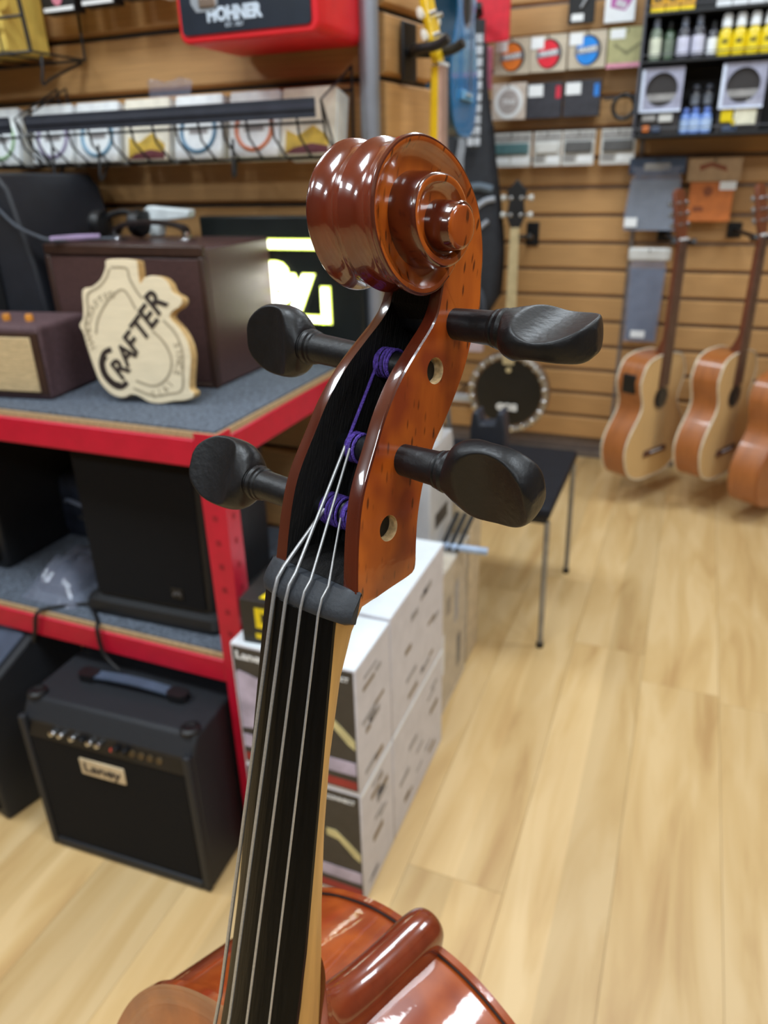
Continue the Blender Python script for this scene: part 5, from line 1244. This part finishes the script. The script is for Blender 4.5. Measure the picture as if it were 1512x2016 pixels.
# ------------------------------------------------------------------ banjo
t = thing('banjo', 'banjo with black head and silver rim hanging low on the back wall', 'banjo', (-.722, 3.30, .175), (0, math.radians(0), 0)); t.scale = (1.09,) * 3
cz = .175
Rb = .172
MB().lathe([(.02, .04), (Rb - .01, .04), (Rb, .03), (Rb, 0), (Rb - .012, -.004), (Rb - .012, .03), (.02, .03)], 40, 0, TX(0, 0.03, cz) @ RX(90)).obj('resonator', mat('banjo_wood', S(120, 92, 66), .4), t)
MB().tube([((Rb - .012) * math.cos(a), -.012, cz + (Rb - .012) * math.sin(a)) for a in [2 * math.pi * k / 40 for k in range(40)]], .012, 8, closed=True).obj('flange_ring', mat('satin_silver', S(176, 172, 166), .35, .8, var=.2, scale=60), t)
MB().lathe([(.001, 0), (.140, 0), (.145, -.008), (.138, -.010), (.001, -.006)], 40, 0, TX(0, -.012, cz) @ RX(90)).obj('head', mat('black_drumhead', S(22, 22, 22), .3), t)
for k in range(20):
    a = 2 * math.pi * (k + .5) / 20
    MB().box(-.007, .007, -.028, -.004, -.012, .014, 0, TX((Rb - .016) * math.cos(a), 0, cz + (Rb - .016) * math.sin(a)) @ RY(90 - math.degrees(a))).obj('tension_hook', CHROME, t, 30, bevel=.003)
text_obj('lettering', 'GCG', .036, LABELW, t, (.0, -.0245, cz - .060), depth=.0004, bold=.003, xscale=1.1)
MB().lathe([(.001, 0), (.012, 0), (.010, .006), (.001, .008)], 14, 0, TX(0, -.02, cz + .10) @ RX(90)).obj('bridge', mat('cream_cap', S(214, 196, 150), .5), t)
MB().loft([[(x * k, y, z) for x, y in ((-.020, -.028), (.020, -.028), (.017, -.010), (0, -.002), (-.017, -.010))] for k, z in ((1.1, cz + .125), (.8, .83))]).obj('neck', mat('banjo_neck', S(150, 122, 88), .4), t, 40)
MB().loft([[(x * k, y, z) for x, y in ((-.021, -.033), (.021, -.033), (.021, -.0275), (-.021, -.0275))] for k, z in ((1.1, cz + .125), (.8, .83))]).obj('fingerboard', mat('pale_board', S(186, 168, 128), .45), t, 0)
hs = MB().prism([(-.018, .83), (.018, .83), (.035, .87), (.028, .92), (.038, .96), (.0, 1.0), (-.038, .96), (-.028, .92), (-.035, .87)], -.030, -.014, 'y').obj('headstock', BLACK, t, 30, bevel=.002)
for s in (-1, 1):
    for z in (.875, .935): 
        MB().lathe([(.007, -.03), (.007, .01), (.001, .012)], 10, 0, TX(s * .02, -.02, z) @ RX(90)).obj('tuner_post', CHROME, hs)
        MB().lathe([(.004, 0), (.004, .012), (.011, .018), (.011, .030), (.001, .032)], 10, 0, TX(s * .030, -.010, z) @ RY(s * 90)).obj('tuner_button', mat('pearl_button', S(206, 206, 200), .3), hs)
hanger('black hanger holding the banjo below its headstock', (-.70, YB - .002, 1.035), 0, .16)

# ------------------------------------------------------------------ chair with a folded stand
t = thing('chair', 'black chair with thin metal legs in front of the banjo', 'chair', (-.49, 2.11, 0))
SEAT = mat('black_seat_vinyl', S(24, 26, 32), .6, spec=.2)
MB().box(-.22, .215, -.25, .25, .425, .455).obj('seat', SEAT, t, 30, bevel=.008, seg=3)
MB().box(-.212, .207, -.242, .242, .405, .426).obj('seat_frame', BLACK, t, 30, bevel=.002)
for x, y in ((.207, -.235), (.207, .235), (-.20, -.235), (-.20, .235)):
    l = MB().tube([(x, y, .41), (x * 1.03, y * 1.02, .008)], .0085, 12).obj('leg', mat('satin_leg', S(150, 150, 150), .4, .7), t)
    MB().cyl(.011, 0, .016, 12, 0, TX(x * 1.03, y * 1.02, 0)).obj('foot_cap', BLACK, l)
for y in (-.20, .20): MB().tube([(-.205, y, .41), (-.225, y, .62)], .009, 10).obj('back_frame', mat('satin_leg', S(150, 150, 150), .4, .7), t)
t = thing('folded_stand', 'black folded instrument stand standing on the black chair seat', 'stand', (-.515, 2.12, .456))
MB().prism([(-.05, 0), (.05, 0), (.055, .12), (.045, .185), (.030, .19), (.022, .15), (-.022, .145), (-.032, .185), (-.05, .18), (-.056, .12)], -.035, .035, 'y').obj('body', mat('stand_navy', S(36, 42, 54), .5, bump=.2), t, 30, bevel=.006)
MB().tube([(-.02, -.04, .04), (.02, -.04, .04)], .008, 8).obj('grip', BLACK, t)
t = thing('wall_rail', 'short pale metal rail on the back wall left of the banjo', 'rail', (-.93, 3.35, .285))
MB().box(-.09, .07, 0, .03, 0, .035).obj('bar', mat('pale_rail', S(196, 204, 216), .4, .3), t, 30, bevel=.003); MB().box(-.08, -.06, .03, .20, 0, .03).obj('bracket', METAL, t, 0)

# things of one kind that stand together share a group
for o in COL.objects:
    if 'label' in o and 'group' not in o:
        g = {'string_packet': 'string packets in the wire baskets', 'string_box': 'string boxes on the back wall', 'blister_pack': 'blister packs on the back wall',
             'carton': 'white cartons stacked by the rack', 'acoustic_guitar': 'acoustic guitars hanging on the back wall', 'instrument_hanger': 'black instrument hangers',
             'power_cable': 'black cables over the lower shelf beam', 'care_kit': 'boxed care kits on the rack'}.get(o.name.split('.')[0])
        if g: o['group'] = g
